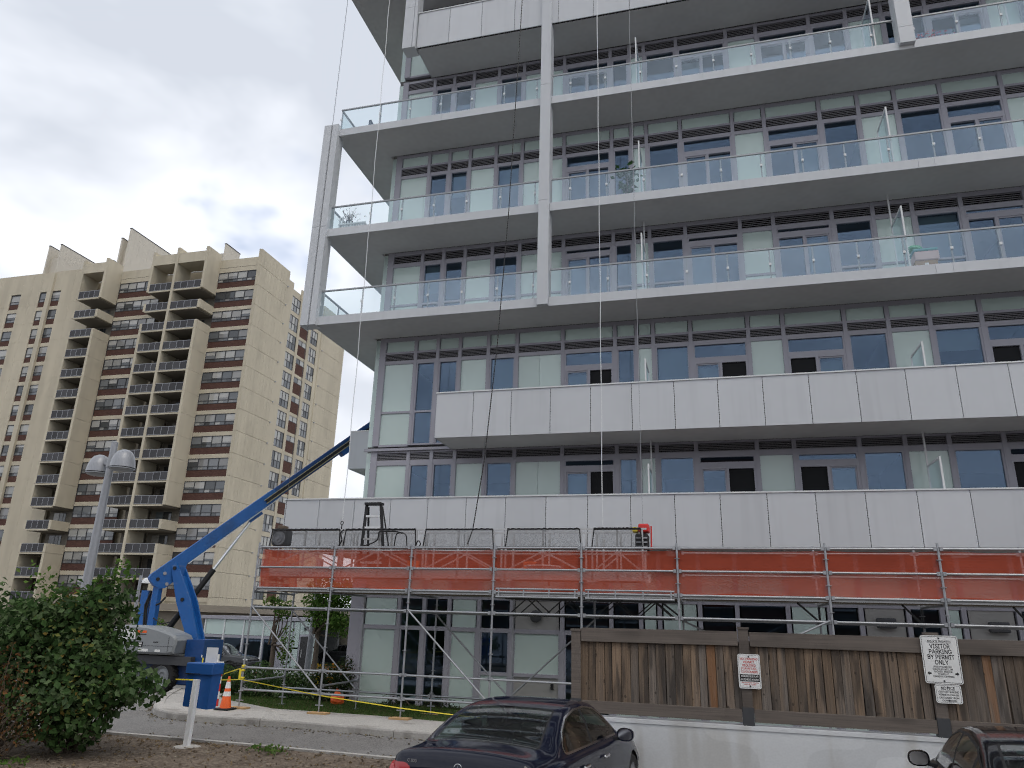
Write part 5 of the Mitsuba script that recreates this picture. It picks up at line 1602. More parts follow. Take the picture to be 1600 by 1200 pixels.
# ------------------------------------------------------------------ planting
GREENS = [(0.048, 0.090, 0.030), (0.075, 0.125, 0.046), (0.036, 0.070, 0.024), (0.115, 0.165, 0.078), (0.060, 0.105, 0.040), (0.090, 0.138, 0.068)]
BRIGHT = [(0.075, 0.145, 0.03), (0.115, 0.20, 0.045), (0.055, 0.11, 0.024), (0.15, 0.215, 0.06)]
BROWN = [(0.135, 0.062, 0.028), (0.20, 0.095, 0.04), (0.09, 0.055, 0.03), (0.16, 0.10, 0.05)]


def twigs(parent, root, ends, r=.018, m=BARK, name='stem', waves=2):
    for e in ends:
        root_ = np.array(root) + RNG.normal(size=3) * [.12, .12, 0]
        e = np.asarray(e)
        t = np.linspace(0, 1, 7)[:, None]
        p = root_ * (1 - t) + e * t + np.sin(t * np.pi) * RNG.normal(size=3) * .12
        MB().tube(p, np.linspace(r, r * .25, 7), 5).build(name, m, parent, smooth=50)


def plant(name, label, cat, blobs, n, size, cols, root, stems=10, group=None, rough=.4, freq=1.6, shell=1.6, extra=None, r=.02, seed=1, aspect=.62):
    k = thing(name, label, cat, group)
    rng = np.random.default_rng(seed)
    pts, nr = blob_points(blobs, n, rng, rough, freq, shell)
    g = gz(pts[:, 0], pts[:, 1]) + .03
    pts[:, 2] = np.where(pts[:, 2] < g, g + rng.random(n) * .25, pts[:, 2])
    leaves(pts, nr, size, rng, cols, aspect=aspect).build('foliage', LEAF, k, kind='stuff')
    twigs(k, root, pts[rng.choice(n, stems, replace=False)], r)
    return k


big = plant('lilac_bush', 'large dark green leafy bush standing left in the soil bed', 'bush',
            [(-11.0, 10.9, 1.75, 1.0, .95, 1.0), (-10.45, 10.9, 1.85, .70, .8, .9), (-9.95, 10.9, 1.25, .60, .7, .7), (-10.6, 10.7, 1.0, 1.1, .9, .9), (-9.25, 10.8, 1.08, .55, .6, .36), (-11.6, 10.8, 1.5, .9, .9, 1.0),
             (-10.3, 11.0, 2.35, .5, .5, .5), (-9.95, 10.6, .75, .75, .6, .55), (-12.6, 10.9, 1.6, 1.2, .9, 1.05)],
            12000, .118, GREENS, (-10.4, 10.9, .05), 26, rough=.55, freq=1.5, shell=1.5, r=.028, seed=3, aspect=.68)
rng5 = np.random.default_rng(5)
pts, nr = blob_points([(-10.55, 10.65, 1.6, .9, .5, 1.0), (-9.7, 10.4, 1.0, .5, .4, .4)], 600, rng5, .4)
leaves(pts, nr, .08, rng5, [(0.10, 0.16, 0.05), (0.16, 0.17, 0.05), (0.20, 0.14, 0.04)]).build('yellowed_leaves', LEAF, big, kind='stuff')
# upright new shoots above the crown
pts = []
for i in range(40):
    x = rng5.uniform(-12.0, -9.8)
    z0 = 2.5 + .25 * math.sin(x * 3)
    h = rng5.uniform(.15, .45)
    for t in np.linspace(0, 1, 9):
        pts.append((x + rng5.normal() * .05 + t * .06, 10.9 + rng5.normal() * .12, z0 + h * t))
pts = np.array(pts)
leaves(pts, rng5.normal(size=pts.shape), .085, rng5, BRIGHT).build('young_shoots', LEAF, big, kind='stuff')
dead = plant('withered_shrub', 'half dead brown shrub in front of the big bush at the lower left', 'shrub',
             [(-10.9, 9.9, 1.05, .75, .4, .65), (-11.3, 9.8, .6, .9, .45, .55), (-10.35, 9.95, .55, .5, .35, .45)], 1500, .06, BROWN + [(0.06, 0.09, 0.03), (0.06, 0.09, 0.03), (0.10, 0.085, 0.06)], (-10.9, 9.9, .05), 110, rough=.6, shell=.8, r=.012, seed=8)
plant('leafy_shrub', 'green shrub behind the boom lift in front of the podium', 'shrub', [(-25.3, 30, .7, 1.5, 1.0, 1.3), (-23.6, 30.2, .4, 1.4, 1.0, 1.1)], 3200, .16, BRIGHT, (-25, 30, -1), 6, seed=11)
HG = 'shrubs along the lawn'
plant('hedge_shrub', 'low dark shrub at the left end of the lawn beside the cone', 'shrub', [(-14.2, 20.3, .35, .75, .55, .5)], 2600, .075, GREENS, (-14.2, 20.3, -.1), 5, HG, seed=12)
plant('hedge_shrub', 'low dark shrub in the middle of the lawn edge with faded flower heads', 'shrub', [(-13.0, 20.35, .38, .75, .55, .55)], 2600, .075, GREENS + [(0.14, .09, .06)], (-13.0, 20.3, -.1), 5, HG, seed=13)
plant('hedge_shrub', 'low dark shrub behind the second scaffold standard', 'shrub', [(-11.9, 20.3, .36, .7, .5, .52)], 2400, .075, GREENS + [(0.15, .13, .08)], (-11.9, 20.3, -.1), 5, HG, seed=14)
plant('hedge_shrub', 'dark upright shrub against the tower corner beside the orange sack', 'shrub', [(-10.75, 20.1, .42, .5, .4, .6), (-10.3, 20.3, .55, .35, .3, .6)], 2600, .075, [(0.03, .05, .02), (0.045, .06, .03), (0.02, .035, .014), (.09, .06, .04)], (-10.6, 20.2, -.1), 5, HG, seed=15)
plant('foundation_plant', 'low ragged plants at the foot of the storefront', 'plant', [(-8.6, 20.3, -.02, .5, .25, .12), (-7.4, 20.3, -.05, .8, .25, .1)], 700, .07, [(0.03, .045, .02), (.05, .065, .03), (.06, .04, .03)], (-8, 20.3, -.2), 3, seed=16)


def tree(name, label, x, y, h, blobs, n, size, cols, seed, group=None):
    k = thing(name, label, 'tree', group)
    rng = np.random.default_rng(seed)
    z = float(gz(x, y))
    MB().tube([(x, y, z), (x + .05, y, z + h * .3), (x - .02, y, z + h * .62)], [.16, .12, .07], 10).build('trunk', BARK, k, smooth=50)
    pts, nr = blob_points(blobs, n, rng, .55, .9, 1.2)
    twigs(k, (x, y, z + h * .45), pts[rng.choice(n, 12, replace=False)], .05, name='limb')
    leaves(pts, nr, size, rng, cols).build('crown', LEAF, k, kind='stuff')


tree('street_tree', 'bright green tree between the lobby and the glass tower', -18.6, 33.5, 5.5, [(-18.2, 33.5, 2.5, 1.2, 1.3, .95), (-17.3, 33.2, 1.9, .7, .8, .6), (-17.9, 33.5, 3.4, 1.3, 1.3, 1.0)], 4600, .15, BRIGHT, 21, 'trees beyond the driveway')
tree('street_tree', 'slender young tree with sparse leaves beside the lobby door', -20.6, 33.0, 4.2, [(-19.9, 33.0, .7, .35, .5, 1.0), (-20.3, 33.0, 2.5, .6, .6, .5), (-20.9, 33, 2.9, .5, .5, .3)], 800, .14, BRIGHT + [(.10, .10, .03)], 22, 'trees beyond the driveway')
rngt = np.random.default_rng(77)
for i in range(5):
    x, y = -46 + i * 5.4 + rngt.normal(), 118 + rngt.uniform(-5, 8)
    h = rngt.uniform(8, 12)
    tree('street_tree', ('leftmost', 'second', 'middle', 'fourth', 'rightmost')[i] + ' of the five distant trees beyond the far house', x, y, h, [(x, y, h * .62, 2.6, 2.6, h * .34), (x + 1.4, y, h * .45, 2.0, 2.0, h * .22)], 1500, .5, GREENS + BRIGHT, 100 + i, 'distant trees')
FB = thing('low_house', 'low pale far building glimpsed between the trees', 'building')
MB().box(-46, -27, 100, 108, -1.2, 2.4).build('wall', PRECAST, FB)
MB().box(-46.3, -26.7, 99.7, 108.3, 2.4, 3.0).build('roof', STEEL_DARK, FB)
for i in range(4):
    MB().box(-44 + i * 4.3, -42 + i * 4.3, 99.93, 100.05, 0, 1.5).build('window', BLACK, FB)
k = thing('planter_box', 'yellow planter barrel beside the driveway by the lobby door', 'planter')
MB().lathe([(0, 0), (.26, 0), (.34, .5), (.34, .6), (.30, .6), (0, .5)], (-19.9, 36.0, float(gz(0, 36))), 16).build('shell', YELLOW, k, smooth=40)
pt = np.c_[-19.9 + RNG.normal(size=120) * .2, 36 + RNG.normal(size=120) * .2, -.4 + RNG.random(120) * .3]
leaves(pt, RNG.normal(size=(120, 3)), .12, RNG, [(.4, .25, .03), (.06, .12, .03)]).build('flowers', LEAF, k, kind='stuff')
k = thing('planter_box', 'orange yellow planter right of the steel pole', 'planter')
MB().lathe([(0, 0), (.26, 0), (.34, .5), (.34, .6), (.30, .6), (0, .5)], (-18.9, 36.0, float(gz(0, 36))), 16).build('shell', pr('amber', (0.6, 0.3, 0.03), .5), k, smooth=40)
pt = np.c_[-18.9 + RNG.normal(size=120) * .25, 36 + RNG.normal(size=120) * .2, -.4 + RNG.random(120) * .35]
leaves(pt, RNG.normal(size=(120, 3)), .12, RNG, [(.45, .2, .03), (.05, .10, .03)]).build('flowers', LEAF, k, kind='stuff')
k = thing('guard_rail', 'pale horizontal barrier rail across the far end of the driveway', 'guard rail')
MB().box(-21.6, -14.5, 33.0, 33.08, -.42, -.28).build('rail', WHITE, k)
for x in (-21, -19, -17, -15):
    MB().box(x, x + .1, 33.09, 33.18, -1.2, -.3).build('post', LAMPGREY, k)

# fallen leaves and grit gathered along the kerbs
_n = 900
_s = RNG.random(_n)
_kx = np.where(RNG.random(_n) < .5, RNG.uniform(-14, -3, _n), RNG.uniform(-14, -4.5, _n))
_near = RNG.random(_n) < .5
_ky = np.where(_near, np.interp(_kx, [p[0] for p in bed_line], [p[1] for p in bed_line]) + .03 + RNG.exponential(.18, _n), np.interp(_kx, [p[0] for p in kerb_line], [p[1] for p in kerb_line]) - .03 - RNG.exponential(.14, _n))
k = leaves(np.c_[_kx, _ky, gz(_kx, _ky) + .008], np.tile([0, 0, 2.2], (_n, 1)), .05, RNG, [(0.14, 0.10, 0.05), (0.20, 0.16, 0.09), (0.07, 0.06, 0.045), (0.24, 0.20, 0.13)]).build('kerb_litter', LEAF)
labels[k] = {'kind': 'stuff', 'label': 'fallen leaves and grit gathered in the gutter along both kerbs', 'category': 'leaf litter'}

# ------------------------------------------------------------------ cars
def sdf_poly(px, pz, poly):
    from shapely.geometry import Polygon
    import shapely
    pg = Polygon(poly).buffer(-.035).buffer(.035, quad_segs=6)
    pt = shapely.points(px, pz)
    d = shapely.distance(pg.exterior, pt)
    return np.where(shapely.contains(pg, pt), -d, d)


def cut(m, val):
    """Splits a mesh (v, f, n) where the per-vertex value changes sign: (inside: value < 0, outside)."""
    v, f, n = m
    s = val[f] < 0
    c = s.sum(1)
    keep_in, keep_out = [f[c == 3]], [f[c == 0]]
    newv, newn, edges = [v], [n], {}
    base = len(v)
    add_v, add_n = [], []

    def mid(a, b):
        k_ = (a, b) if a < b else (b, a)
        if k_ not in edges:
            t = val[a] / (val[a] - val[b])
            add_v.append(v[a] + (v[b] - v[a]) * t)
            q = n[a] + (n[b] - n[a]) * t
            add_n.append(q / (np.linalg.norm(q) + 1e-12))
            edges[k_] = base + len(add_v) - 1
        return edges[k_]
    ins, outs = [], []
    for t in f[(c == 1) | (c == 2)]:
        k_ = [val[i] < 0 for i in t]
        lone = k_.index(True) if sum(k_) == 1 else k_.index(False)
        a, b, d = t[lone], t[(lone + 1) % 3], t[(lone + 2) % 3]
        p, q = mid(a, b), mid(a, d)
        one, two = [(a, p, q)], [(p, b, d), (p, d, q)]
        (ins if k_[lone] else outs).extend(one)
        (outs if k_[lone] else ins).extend(two)
    V = np.vstack([v] + ([np.array(add_v)] if add_v else []))
    N = np.vstack([n] + ([np.array(add_n)] if add_n else []))

    def sub(fs, extra):
        F = np.vstack([fs] + ([np.array(extra)] if extra else []))
        u, inv = np.unique(F, return_inverse=True)
        return V[u], inv.reshape(-1, 3), N[u]
    return sub(keep_in[0], ins), sub(keep_out[0], outs)


def put(m, name, mtl, parent, M, label=None, grow=0.0):
    v, f, n = m
    if not len(f):
        return None
    v = v + n * grow
    v = v @ M[:3, :3].T + M[:3, 3]
    n = n @ M[:3, :3].T
    key = numbered(parent + '__' + name)
    path = meshkit.write_ply((v, f), False, None, None, normals=n)
    scene[key] = {'type': 'ply', 'filename': path, 'face_normals': False, 'bsdf': {'type': 'ref', 'id': mtl}}
    if label:
        labels[key] = {'label': label}
    return key


def car(root, rows, M, paint, dlo, rear, wind, wheels, lamps=None, pillar=None, seams=(), chrome=True, rear_cut=None, nx=170, handles=(), mirror=None, Wt=.33):
    """rows: x, sill z, sill half-width, widest half-width, shoulder z, shoulder half-width, roof edge half-width, roof edge z, centre z."""
    R = np.array(rows, float)
    X = np.linspace(R[0, 0], R[-1, 0], nx)
    I = [PchipInterpolator(R[:, 0], R[:, i])(X) for i in range(1, 9)]
    zs, ws, wm, zb, wb, wr, zr, zc = I
    key = np.stack([np.stack([ws * .80, zs - .02], -1), np.stack([ws, zs], -1), np.stack([wm * .985, zs + .14], -1), np.stack([wm, zs + (zb - zs) * .55], -1), np.stack([wb + (wm - wb) * .45, zb - .07], -1), np.stack([wb, zb], -1),
                    np.stack([wb - .035, zb + .018], -1), np.stack([wb * .36 + wr * .64 + .022 * np.clip((zr - zb) / .3, 0, 1), zb * .36 + zr * .64], -1), np.stack([wr, zr], -1), np.stack([wr * .93, zr + (zc - zr) * .30], -1), np.stack([wr * .70, zr + (zc - zr) * .66], -1), np.stack([wr * .36, zr + (zc - zr) * .93], -1), np.stack([wr * 0, zc], -1)], 1)
    ts = np.array([0, .06, .14, .26, .36, .42, .46, .58, .70, .74, .82, .91, 1.0])
    tt = np.linspace(0, 1, 96)
    sec = PchipInterpolator(ts, key, axis=1)(tt)            # (nx, 96, 2)
    half = np.concatenate([sec[:, :, :], sec[:, -2::-1, :] * [-1, 1]], 1)
    ny = half.shape[1]
    v = np.concatenate([np.repeat(X[:, None], ny, 1)[..., None], half], -1).reshape(-1, 3)
    i, j = np.meshgrid(np.arange(nx - 1), np.arange(ny - 1), indexing='ij')
    q = np.stack([i * ny + j, i * ny + j + 1, (i + 1) * ny + j + 1, (i + 1) * ny + j], -1).reshape(-1, 4)
    f = np.vstack([q[:, [0, 1, 2]], q[:, [0, 2, 3]]])
    n = meshkit.arrays((v, f), True)[2]
    if np.median((n * [0, 0, 1])[v[:, 2] > R[:, 8].max() - .05][:, 2]) < 0:
        f, n = f[:, ::-1], -n
    # end caps close the nose and tail
    m = (v, f, n)
    top = PchipInterpolator(R[:, 0], R[:, 7])
    edge = lambda p: PchipInterpolator(R[:, 0], R[:, 6])(p)
    # rear window and windscreen lie on the upper surface, inside the roof edge line
    for nm, (x0, x1, h0, h1) in (('rear_window', rear), ('windscreen', wind)):
        x, y = m[0][:, 0], m[0][:, 1]
        poly = [(x0, -h0), (x1, -h1), (x1, h1), (x0, h0)]
        d = sdf_poly(x, y, poly)
        d = np.where(m[0][:, 2] > top(x) - .03, d, 1.0)
        g, m = cut(m, d)
        put(g, nm, CARGLASS, root, M)
        d = sdf_poly(m[0][:, 0], m[0][:, 1], poly) - .022
        d = np.where(m[0][:, 2] > top(m[0][:, 0]) - .03, d, 1.0)
        g, m = cut(m, d)
        put(g, nm + '_seal', BLACK, root, M)
    # side glass with its bright surround
    for s in (1, -1):
        def val(mm, off):
            d = sdf_poly(mm[0][:, 0], mm[0][:, 2], dlo) - off
            zz = PchipInterpolator(R[:, 0], R[:, 4])(mm[0][:, 0])
            return np.where(mm[0][:, 1] * s > .3, d, 1.0)
        g, m = cut(m, val(m, .020))
        g, rim = cut(g, val(g, 0.0))
        put(rim, 'window_trim', CHROME if chrome else BLACK, root, M, grow=.003)
        for a, b in pillar or ():
            l, rest = cut(g, g[0][:, 0] - a)
            pl, g2 = cut(rest, rest[0][:, 0] - b)
            put(l, 'side_window', CARGLASS, root, M)
            put(pl, 'pillar', BLACK, root, M)
            g = g2
        put(g, 'side_window', CARGLASS, root, M)
    # lamps wrap the rear corners
    for s in (1, -1):
        if lamps:
            x0, x1, z0, z1, y0 = lamps
            d = np.maximum.reduce([m[0][:, 0] - x1, m[0][:, 2] - z1, z0 - m[0][:, 2], y0 - m[0][:, 1] * s])
            g, m = cut(m, d)
            put(g, 'tail_lamp', TAILLAMP, root, M, grow=.003)
    # door gaps
    for x in seams:
        low, hi = cut(m, m[0][:, 2] - (np.interp(m[0][:, 0], R[:, 0], R[:, 4]) + .01))
        a, rest = cut(low, low[0][:, 0] - x)
        gap, b = cut(rest, rest[0][:, 0] - x - .007)
        put(gap, 'door_gap', BLACK, root, M)
        parts = [a, b, hi]
        V, F, N, o = [], [], [], 0
        for p in parts:
            V.append(p[0]); F.append(p[1] + o); N.append(p[2]); o += len(p[0])
        m = (np.vstack(V), np.vstack(F), np.vstack(N))
    # wheel arches
    for xw in wheels:
        for s in (1, -1):
            d = np.hypot(m[0][:, 0] - xw, m[0][:, 2] - Wt) - (Wt + .045)
            d = np.where((m[0][:, 1] * s > .5) & (m[0][:, 2] < .85), d, 1.0)
            g, m = cut(m, d)
            if s == 1 and xw == wheels[0]:
                pass
    put(m, 'body', paint, root, M)
    mb = MB()
    for xi, sgn in ((0, 1), (nx - 1, -1)):
        ring = np.c_[np.full(ny, X[xi]), half[xi]]
        mb.add(np.vstack([ring, ring.mean(0)]), [(a, a + 1, ny) for a in range(ny - 1)] + [(ny - 1, 0, ny)])
    mb.xf(M).build('end_panel', paint, root)
    MB().box(R[0, 0] + .15, R[-1, 0] - .15, -.72, .72, .2, .6).xf(M).build('underbody', BLACK, root)
    for xw in wheels:
        for s in (1, -1):
            Rm = M @ np.array([[1, 0, 0, xw], [0, 0, s * 1.0, s * (R[:, 3].max() - .11)], [0, -1, 0, Wt], [0, 0, 0, 1.0]])
            w = MB().lathe([(.23, -.10), (Wt - .015, -.11), (Wt, -.08), (Wt, .06), (Wt - .02, .09), (.23, .085)], (0, 0, 0), 32).xf(Rm).build('wheel', RUBBER, root, smooth=40)
            rm = MB().lathe([(0, .03), (.05, .06), (.08, .03), (.20, .04), (.235, .08), (.235, -.05), (0, -.05)], (0, 0, 0), 30)
            for q_ in range(10):
                a = q_ * 2 * np.pi / 10
                rm.bar((.04 * math.cos(a), .04 * math.sin(a), .06), (.215 * math.cos(a), .215 * math.sin(a), .065), .035, .02, (0, 0, 1))
            rm.xf(Rm).build('rim', GALV, w, smooth=40)
            MB().lathe([(Wt + .05, -.25), (Wt + .05, .0)], (0, 0, 0), 24).xf(Rm).build('wheel_arch', BLACK, root)
    # cabin: seats, dash, shelf
    xa, xb = rear[1], wind[0]
    cab = MB()
    for xx_, w_ in ((xa - .35, .58), (xb - .75, .0)):
        for s in (1, -1):
            cab.add(*rounded_box(xx_ - .10, xx_ + .10, s * .36 - .22, s * .36 + .22, .45, 1.12, .07))
            cab.add(*rounded_box(xx_ - .06, xx_ + .06, s * .36 - .12, s * .36 + .12, 1.13, 1.29, .05))
    cab.xf(M).build('seat', BLACK, root, smooth=40)
    MB().box(rear[0] + .05, xa - .35, -.62, .62, 1.0, 1.03).box(wind[0] + .05, wind[1] - .1, -.66, .66, .92, .98).box(R[0, 0] + .4, wind[1], -.7, .7, .4, .44).xf(M).build('cabin_trim', BLACK, root)
    for x, z, s in handles:
        y = s * (np.interp(x, R[:, 0], R[:, 3]) + .012)
        MB().add(*rounded_box(x - .10, x + .10, y - .018, y + .018, z - .016, z + .016, .012)).xf(M).build('door_handle', CHROME if chrome else paint, root, smooth=40)
    if mirror:
        x, z = mirror
        for s in (1, -1):
            y0 = s * (np.interp(x, R[:, 0], R[:, 5]) - .02)
            sp_ = trimesh.creation.icosphere(3, 1.0)
            vv = np.array(sp_.vertices)
            vv = np.sign(vv) * np.abs(vv) ** .75
            vv = vv / np.abs(vv).max(0)
            vv[:, 0] = np.clip(vv[:, 0], -.30, 1)
            vv = vv * [.12, .105, .08] + [x, y0 + s * .155, z + .06]
            vv[:, 2] -= .25 * np.abs(vv[:, 1] - y0 - s * .06) * (vv[:, 2] > z + .06) * .3
            b = MB().add(vv, sp_.faces).xf(M).build('door_mirror', paint, root, smooth=35)
            MB().bar((x + .02, y0 - s * .03, z - .01), (x + .02, y0 + s * .13, z + .02), .09, .035).xf(M).build('mirror_arm', BLACK, b)
            an = np.linspace(0, 2 * np.pi, 25)[:-1]
            g = np.c_[np.full(24, x - .039), y0 + s * .155 + .088 * np.sign(np.cos(an)) * np.abs(np.cos(an)) ** .7, z + .06 + .064 * np.sign(np.sin(an)) * np.abs(np.sin(an)) ** .7]
            MB().add(np.vstack([g, g.mean(0)]), [(a, (a + 1) % 24, 24) for a in range(24)]).xf(M).build('mirror_glass', CHROME, b)


#        x     zs   ws   wm   zb    wb   wr    zr    zc
SEDAN = [(0.00, .40, .60, .66, .62, .62, .50, .66, .68),
         (0.03, .32, .70, .77, .80, .72, .62, .90, .93),
         (0.07, .28, .76, .82, .90, .76, .66, 1.02, 1.055),
         (0.12, .26, .79, .845, .93, .785, .69, 1.055, 1.105),
         (0.20, .25, .82, .87, .945, .81, .70, 1.06, 1.115),
         (0.45, .24, .845, .895, .955, .835, .70, 1.065, 1.12),
         (0.66, .24, .855, .902, .96, .845, .69, 1.085, 1.13),
         (0.95, .24, .86, .905, .965, .85, .655, 1.205, 1.235),
         (1.25, .24, .86, .906, .965, .85, .615, 1.315, 1.345),
         (1.55, .24, .86, .906, .962, .85, .590, 1.378, 1.41),
         (1.85, .24, .86, .906, .958, .85, .580, 1.405, 1.437),
         (2.20, .24, .86, .906, .952, .85, .580, 1.408, 1.442),
         (2.55, .24, .86, .906, .945, .85, .590, 1.385, 1.422),
         (2.90, .24, .86, .905, .938, .85, .620, 1.275, 1.318),
         (3.20, .24, .86, .904, .93, .85, .665, 1.13, 1.175),
         (3.50, .24, .855, .902, .92, .84, .70, .985, 1.035),
         (3.85, .24, .85, .895, .88, .82, .70, .915, .975),
         (4.25, .25, .82, .87, .80, .77, .66, .83, .89),
         (4.52, .27, .74, .79, .70, .68, .56, .73, .77),
         (4.66, .34, .60, .64, .60, .54, .42, .62, .64),
         (4.70, .42, .45, .47, .56, .40, .30, .57, .58)]
KL = thing('parked_sedan', 'dark navy sedan parked with its rear to the viewer before the white wall', 'car')
sc_M = rotz(math.pi / 2 - math.radians(6.5), (-2.52, 7.5, -0.06))
DLO = [(0.98, 1.06), (1.16, 1.205), (1.45, 1.315), (1.85, 1.362), (2.25, 1.362), (2.60, 1.315), (2.95, 1.17), (3.24, 1.005), (3.20, .985), (1.10, 1.03)]
car(KL, SEDAN, sc_M, CARPAINT, DLO, (.66, 1.50, .60, .49), (2.62, 3.46, .52, .62), (.98, 3.82), lamps=(.30, .34, .76, .975, .50), pillar=[(2.02, 2.10), (1.30, 1.34)], seams=(1.20, 2.05, 3.24), handles=((1.42, .86, -1), (2.28, .85, -1), (1.42, .86, 1), (2.28, .85, 1)), mirror=(2.98, .945))
# emblem, badge, boot edge
em = MB()
an = np.linspace(0, 2 * np.pi, 33)
zc_, yc_, xc_ = .965, 0.0, -.012 + .07
em.tube(np.c_[np.full(33, xc_ - .012), yc_ + .043 * np.cos(an), zc_ + .043 * np.sin(an)], .0035, 8, cap=False)
for q_ in range(3):
    a = np.pi / 2 + q_ * 2 * np.pi / 3
    t_ = np.array([0, math.cos(a), math.sin(a)])
    p_ = np.array([0, -math.sin(a), math.cos(a)])
    c_ = np.array([xc_ - .012, yc_, zc_])
    em.add([c_ + t_ * .041, c_ + p_ * .008 - t_ * .004, c_ - p_ * .008 - t_ * .004, c_ + [-.006, 0, 0]], [(0, 1, 3), (0, 3, 2), (1, 2, 3)])
em.xf(sc_M).build('emblem', CHROME, KL, smooth=40)
t3 = meshkit.text_mesh('C 300', .026, .003, True)
vv = np.array(t3.vertices)
bd = MB().add(np.stack([.045 - vv[:, 2], .56 - (vv[:, 0]), .985 + vv[:, 1]], -1), t3.faces)
bd.xf(sc_M).build('badge', CHROME, KL)
MB().bar((.035, -.42, .905), (.035, .62, .905), .012, .022).xf(sc_M).build('boot_trim', CHROME, KL)

HATCH = [(0.00, .42, .60, .68, .66, .64, .54, .72, .74),
         (0.03, .34, .72, .79, .86, .74, .62, .93, .955),
         (0.10, .28, .79, .86, .97, .80, .66, 1.05, 1.085),
         (0.22, .26, .82, .88, 1.00, .82, .665, 1.09, 1.125),
         (0.45, .25, .85, .90, 1.00, .835, .655, 1.16, 1.195),
         (0.75, .25, .855, .905, .995, .84, .625, 1.275, 1.31),
         (1.05, .25, .86, .907, .99, .84, .60, 1.36, 1.395),
         (1.40, .25, .86, .907, .985, .84, .585, 1.41, 1.445),
         (1.85, .25, .86, .907, .98, .84, .58, 1.428, 1.465),
         (2.25, .25, .86, .907, .97, .84, .585, 1.412, 1.452),
         (2.60, .25, .86, .906, .96, .84, .60, 1.355, 1.40),
         (2.95, .25, .86, .905, .95, .84, .64, 1.22, 1.27),
         (3.35, .25, .855, .90, .935, .83, .69, 1.03, 1.08),
         (3.75, .25, .85, .89, .88, .81, .69, .93, .985),
         (4.10, .26, .82, .86, .80, .75, .62, .83, .88),
         (4.32, .30, .70, .74, .68, .62, .5, .70, .73),
         (4.40, .40, .5, .53, .58, .44, .34, .59, .60)]
K2 = thing('parked_car', 'black car cut off at the lower right corner with a grey door mirror', 'car')
M2 = rotz(math.pi / 2 - math.radians(7.0), (2.62, 6.5, 0.0))
DL2 = [(0.70, 1.09), (0.90, 1.235), (1.30, 1.345), (1.85, 1.385), (2.30, 1.365), (2.65, 1.28), (3.00, 1.12), (3.22, 1.01), (3.18, .99), (0.80, 1.04)]
car(K2, HATCH, M2, BLACKPAINT, DL2, (.34, 1.18, .58, .49), (2.58, 3.36, .52, .62), (.80, 3.45), lamps=(.30, .30, .78, .96, .52), pillar=[(1.10, 1.17), (2.02, 2.10)], seams=(1.12, 2.06, 3.15), chrome=False, handles=((1.35, .88, 1), (2.25, .87, 1)), mirror=(2.88, .965))
MB().tube([M2[:3, :3] @ [1.15, 0, 1.43] + M2[:3, 3], M2[:3, :3] @ [.78, 0, 1.56] + M2[:3, 3]], .006, 6).build('aerial', BLACK, K2)

SUV = [(0.0, .45, .62, .70, .80, .66, .55, .90, .92), (.06, .36, .78, .84, 1.0, .78, .64, 1.12, 1.14), (.18, .32, .82, .88, 1.04, .82, .655, 1.25, 1.28), (.45, .32, .86, .92, 1.05, .85, .635, 1.50, 1.54), (.75, .32, .87, .93, 1.05, .855, .62, 1.60, 1.64),
       (1.6, .32, .87, .93, 1.04, .855, .61, 1.645, 1.69), (2.3, .32, .87, .93, 1.03, .855, .61, 1.62, 1.67), (2.65, .32, .87, .93, 1.02, .855, .63, 1.52, 1.57), (3.2, .32, .87, .925, 1.0, .85, .69, 1.16, 1.21), (3.45, .32, .865, .92, .99, .845, .72, 1.06, 1.11),
       (4.1, .33, .84, .90, .94, .80, .70, .99, 1.03), (4.45, .36, .78, .82, .84, .70, .58, .88, .90), (4.55, .44, .60, .64, .68, .56, .45, .70, .71)]
K3 = thing('utility_car', 'dark grey sport utility car parked before the glass lobby', 'car')
M3 = rotz(0.06, (-30.4, 39.4, float(gz(0, 39.4))))
DL3 = [(0.45, 1.12), (0.55, 1.40), (.9, 1.53), (1.8, 1.58), (2.4, 1.54), (2.75, 1.40), (3.15, 1.10), (3.1, 1.075), (.55, 1.09)]
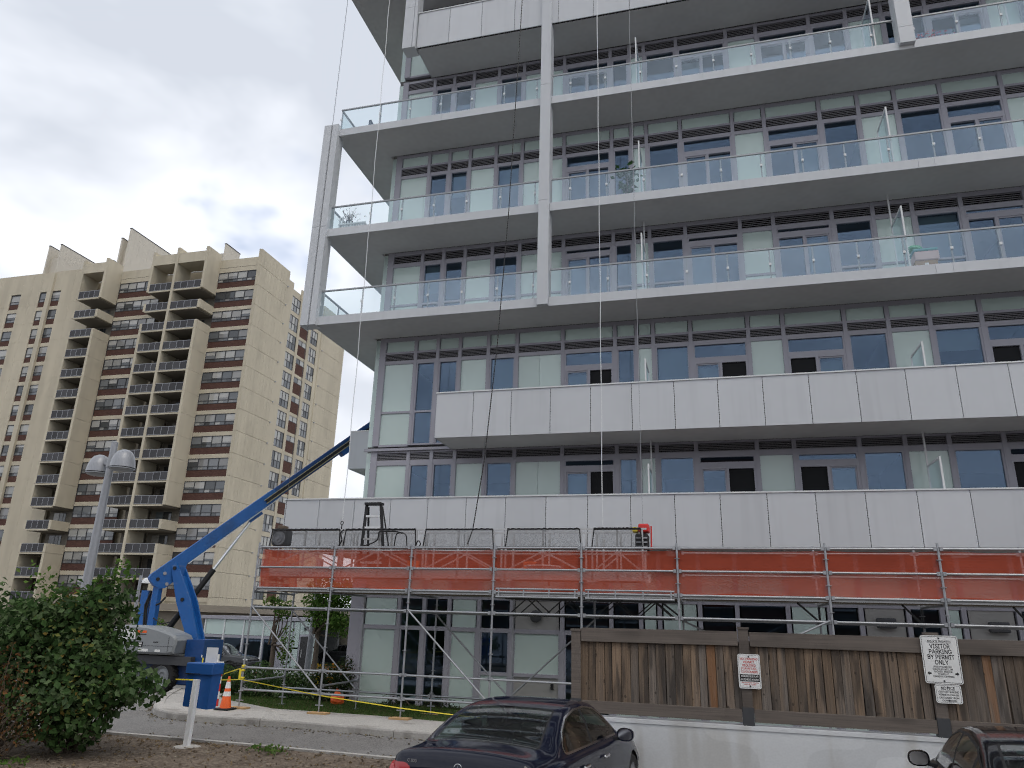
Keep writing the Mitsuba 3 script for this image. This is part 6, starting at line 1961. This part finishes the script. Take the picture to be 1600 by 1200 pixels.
car(K3, SUV, M3, GREYPAINT, DL3, (.2, .62, .58, .5), (2.72, 3.4, .54, .64), (.85, 3.55), pillar=[(1.45, 1.54), (2.25, 2.34)], seams=(1.5, 2.3), chrome=False, nx=110, mirror=(2.85, 1.05), Wt=.37)
fr = MB()
for y in np.linspace(-.5, .5, 8):
    fr.box(4.50, 4.555, y - .045, y + .045, .74, .84)
fr.xf(M3).build('grille', BLACK, K3)
for s in (1, -1):
    MB().add(*rounded_box(4.15, 4.48, s * .70 - .10, s * .70 + .10, .80, .89, .03)).xf(M3).build('headlamp', SIGNWHITE, K3, smooth=40)
K4 = thing('dark_car', 'dark sedan parked far off beside the tower corner', 'car')
M4 = rotz(math.pi - .1, (-23.4, 50.0, -1.1))
car(K4, SEDAN, M4, GREYPAINT, DLO, (.66, 1.50, .60, .49), (2.62, 3.46, .52, .62), (.98, 3.82), lamps=(.30, .325, .70, .885, .50), pillar=[(2.02, 2.10)], seams=(2.05,), nx=90, mirror=(2.98, .945))
K5 = thing('white_van', 'white van far off under the trees behind the dark sedan', 'van')
M5 = rotz(math.pi - .1, (-23.5, 60.0, -1.1))
car(K5, SUV, M5, WHITE, DL3, (.2, .62, .58, .5), (2.72, 3.4, .54, .64), (.85, 3.55), pillar=[(1.45, 1.54)], seams=(2.3,), chrome=False, nx=70, Wt=.37)

# ------------------------------------------------------------------ the block across the car park, behind the viewer: it is what the low windows and the cars mirror
NB = thing('neighbour_block', 'long brown brick block behind the viewer, mirrored in the ground floor windows', 'building')
for i in range(5):
    z = .2 + i * 3.0
    MB().box(-60, 55, -42.3, -42, z + 1.1, z + 2.6).build('window_band', pr('neighbour_glass', (0.05, 0.055, 0.06), .1) if i == 0 else 'mat_neighbour_glass', NB)
    MB().box(-60, 55, -42.4, -41.9, z - .4, z + 1.1).build('brick_band', BRICK, NB)
    if i:
        MB().box(-60, 55, -41.9, -40.6, z - .2, z).build('balcony_slab', CONCRETE, NB)
MB().box(-60, 55, -56, -42.31, -.2, 15.3).build('core', BRICK, NB)
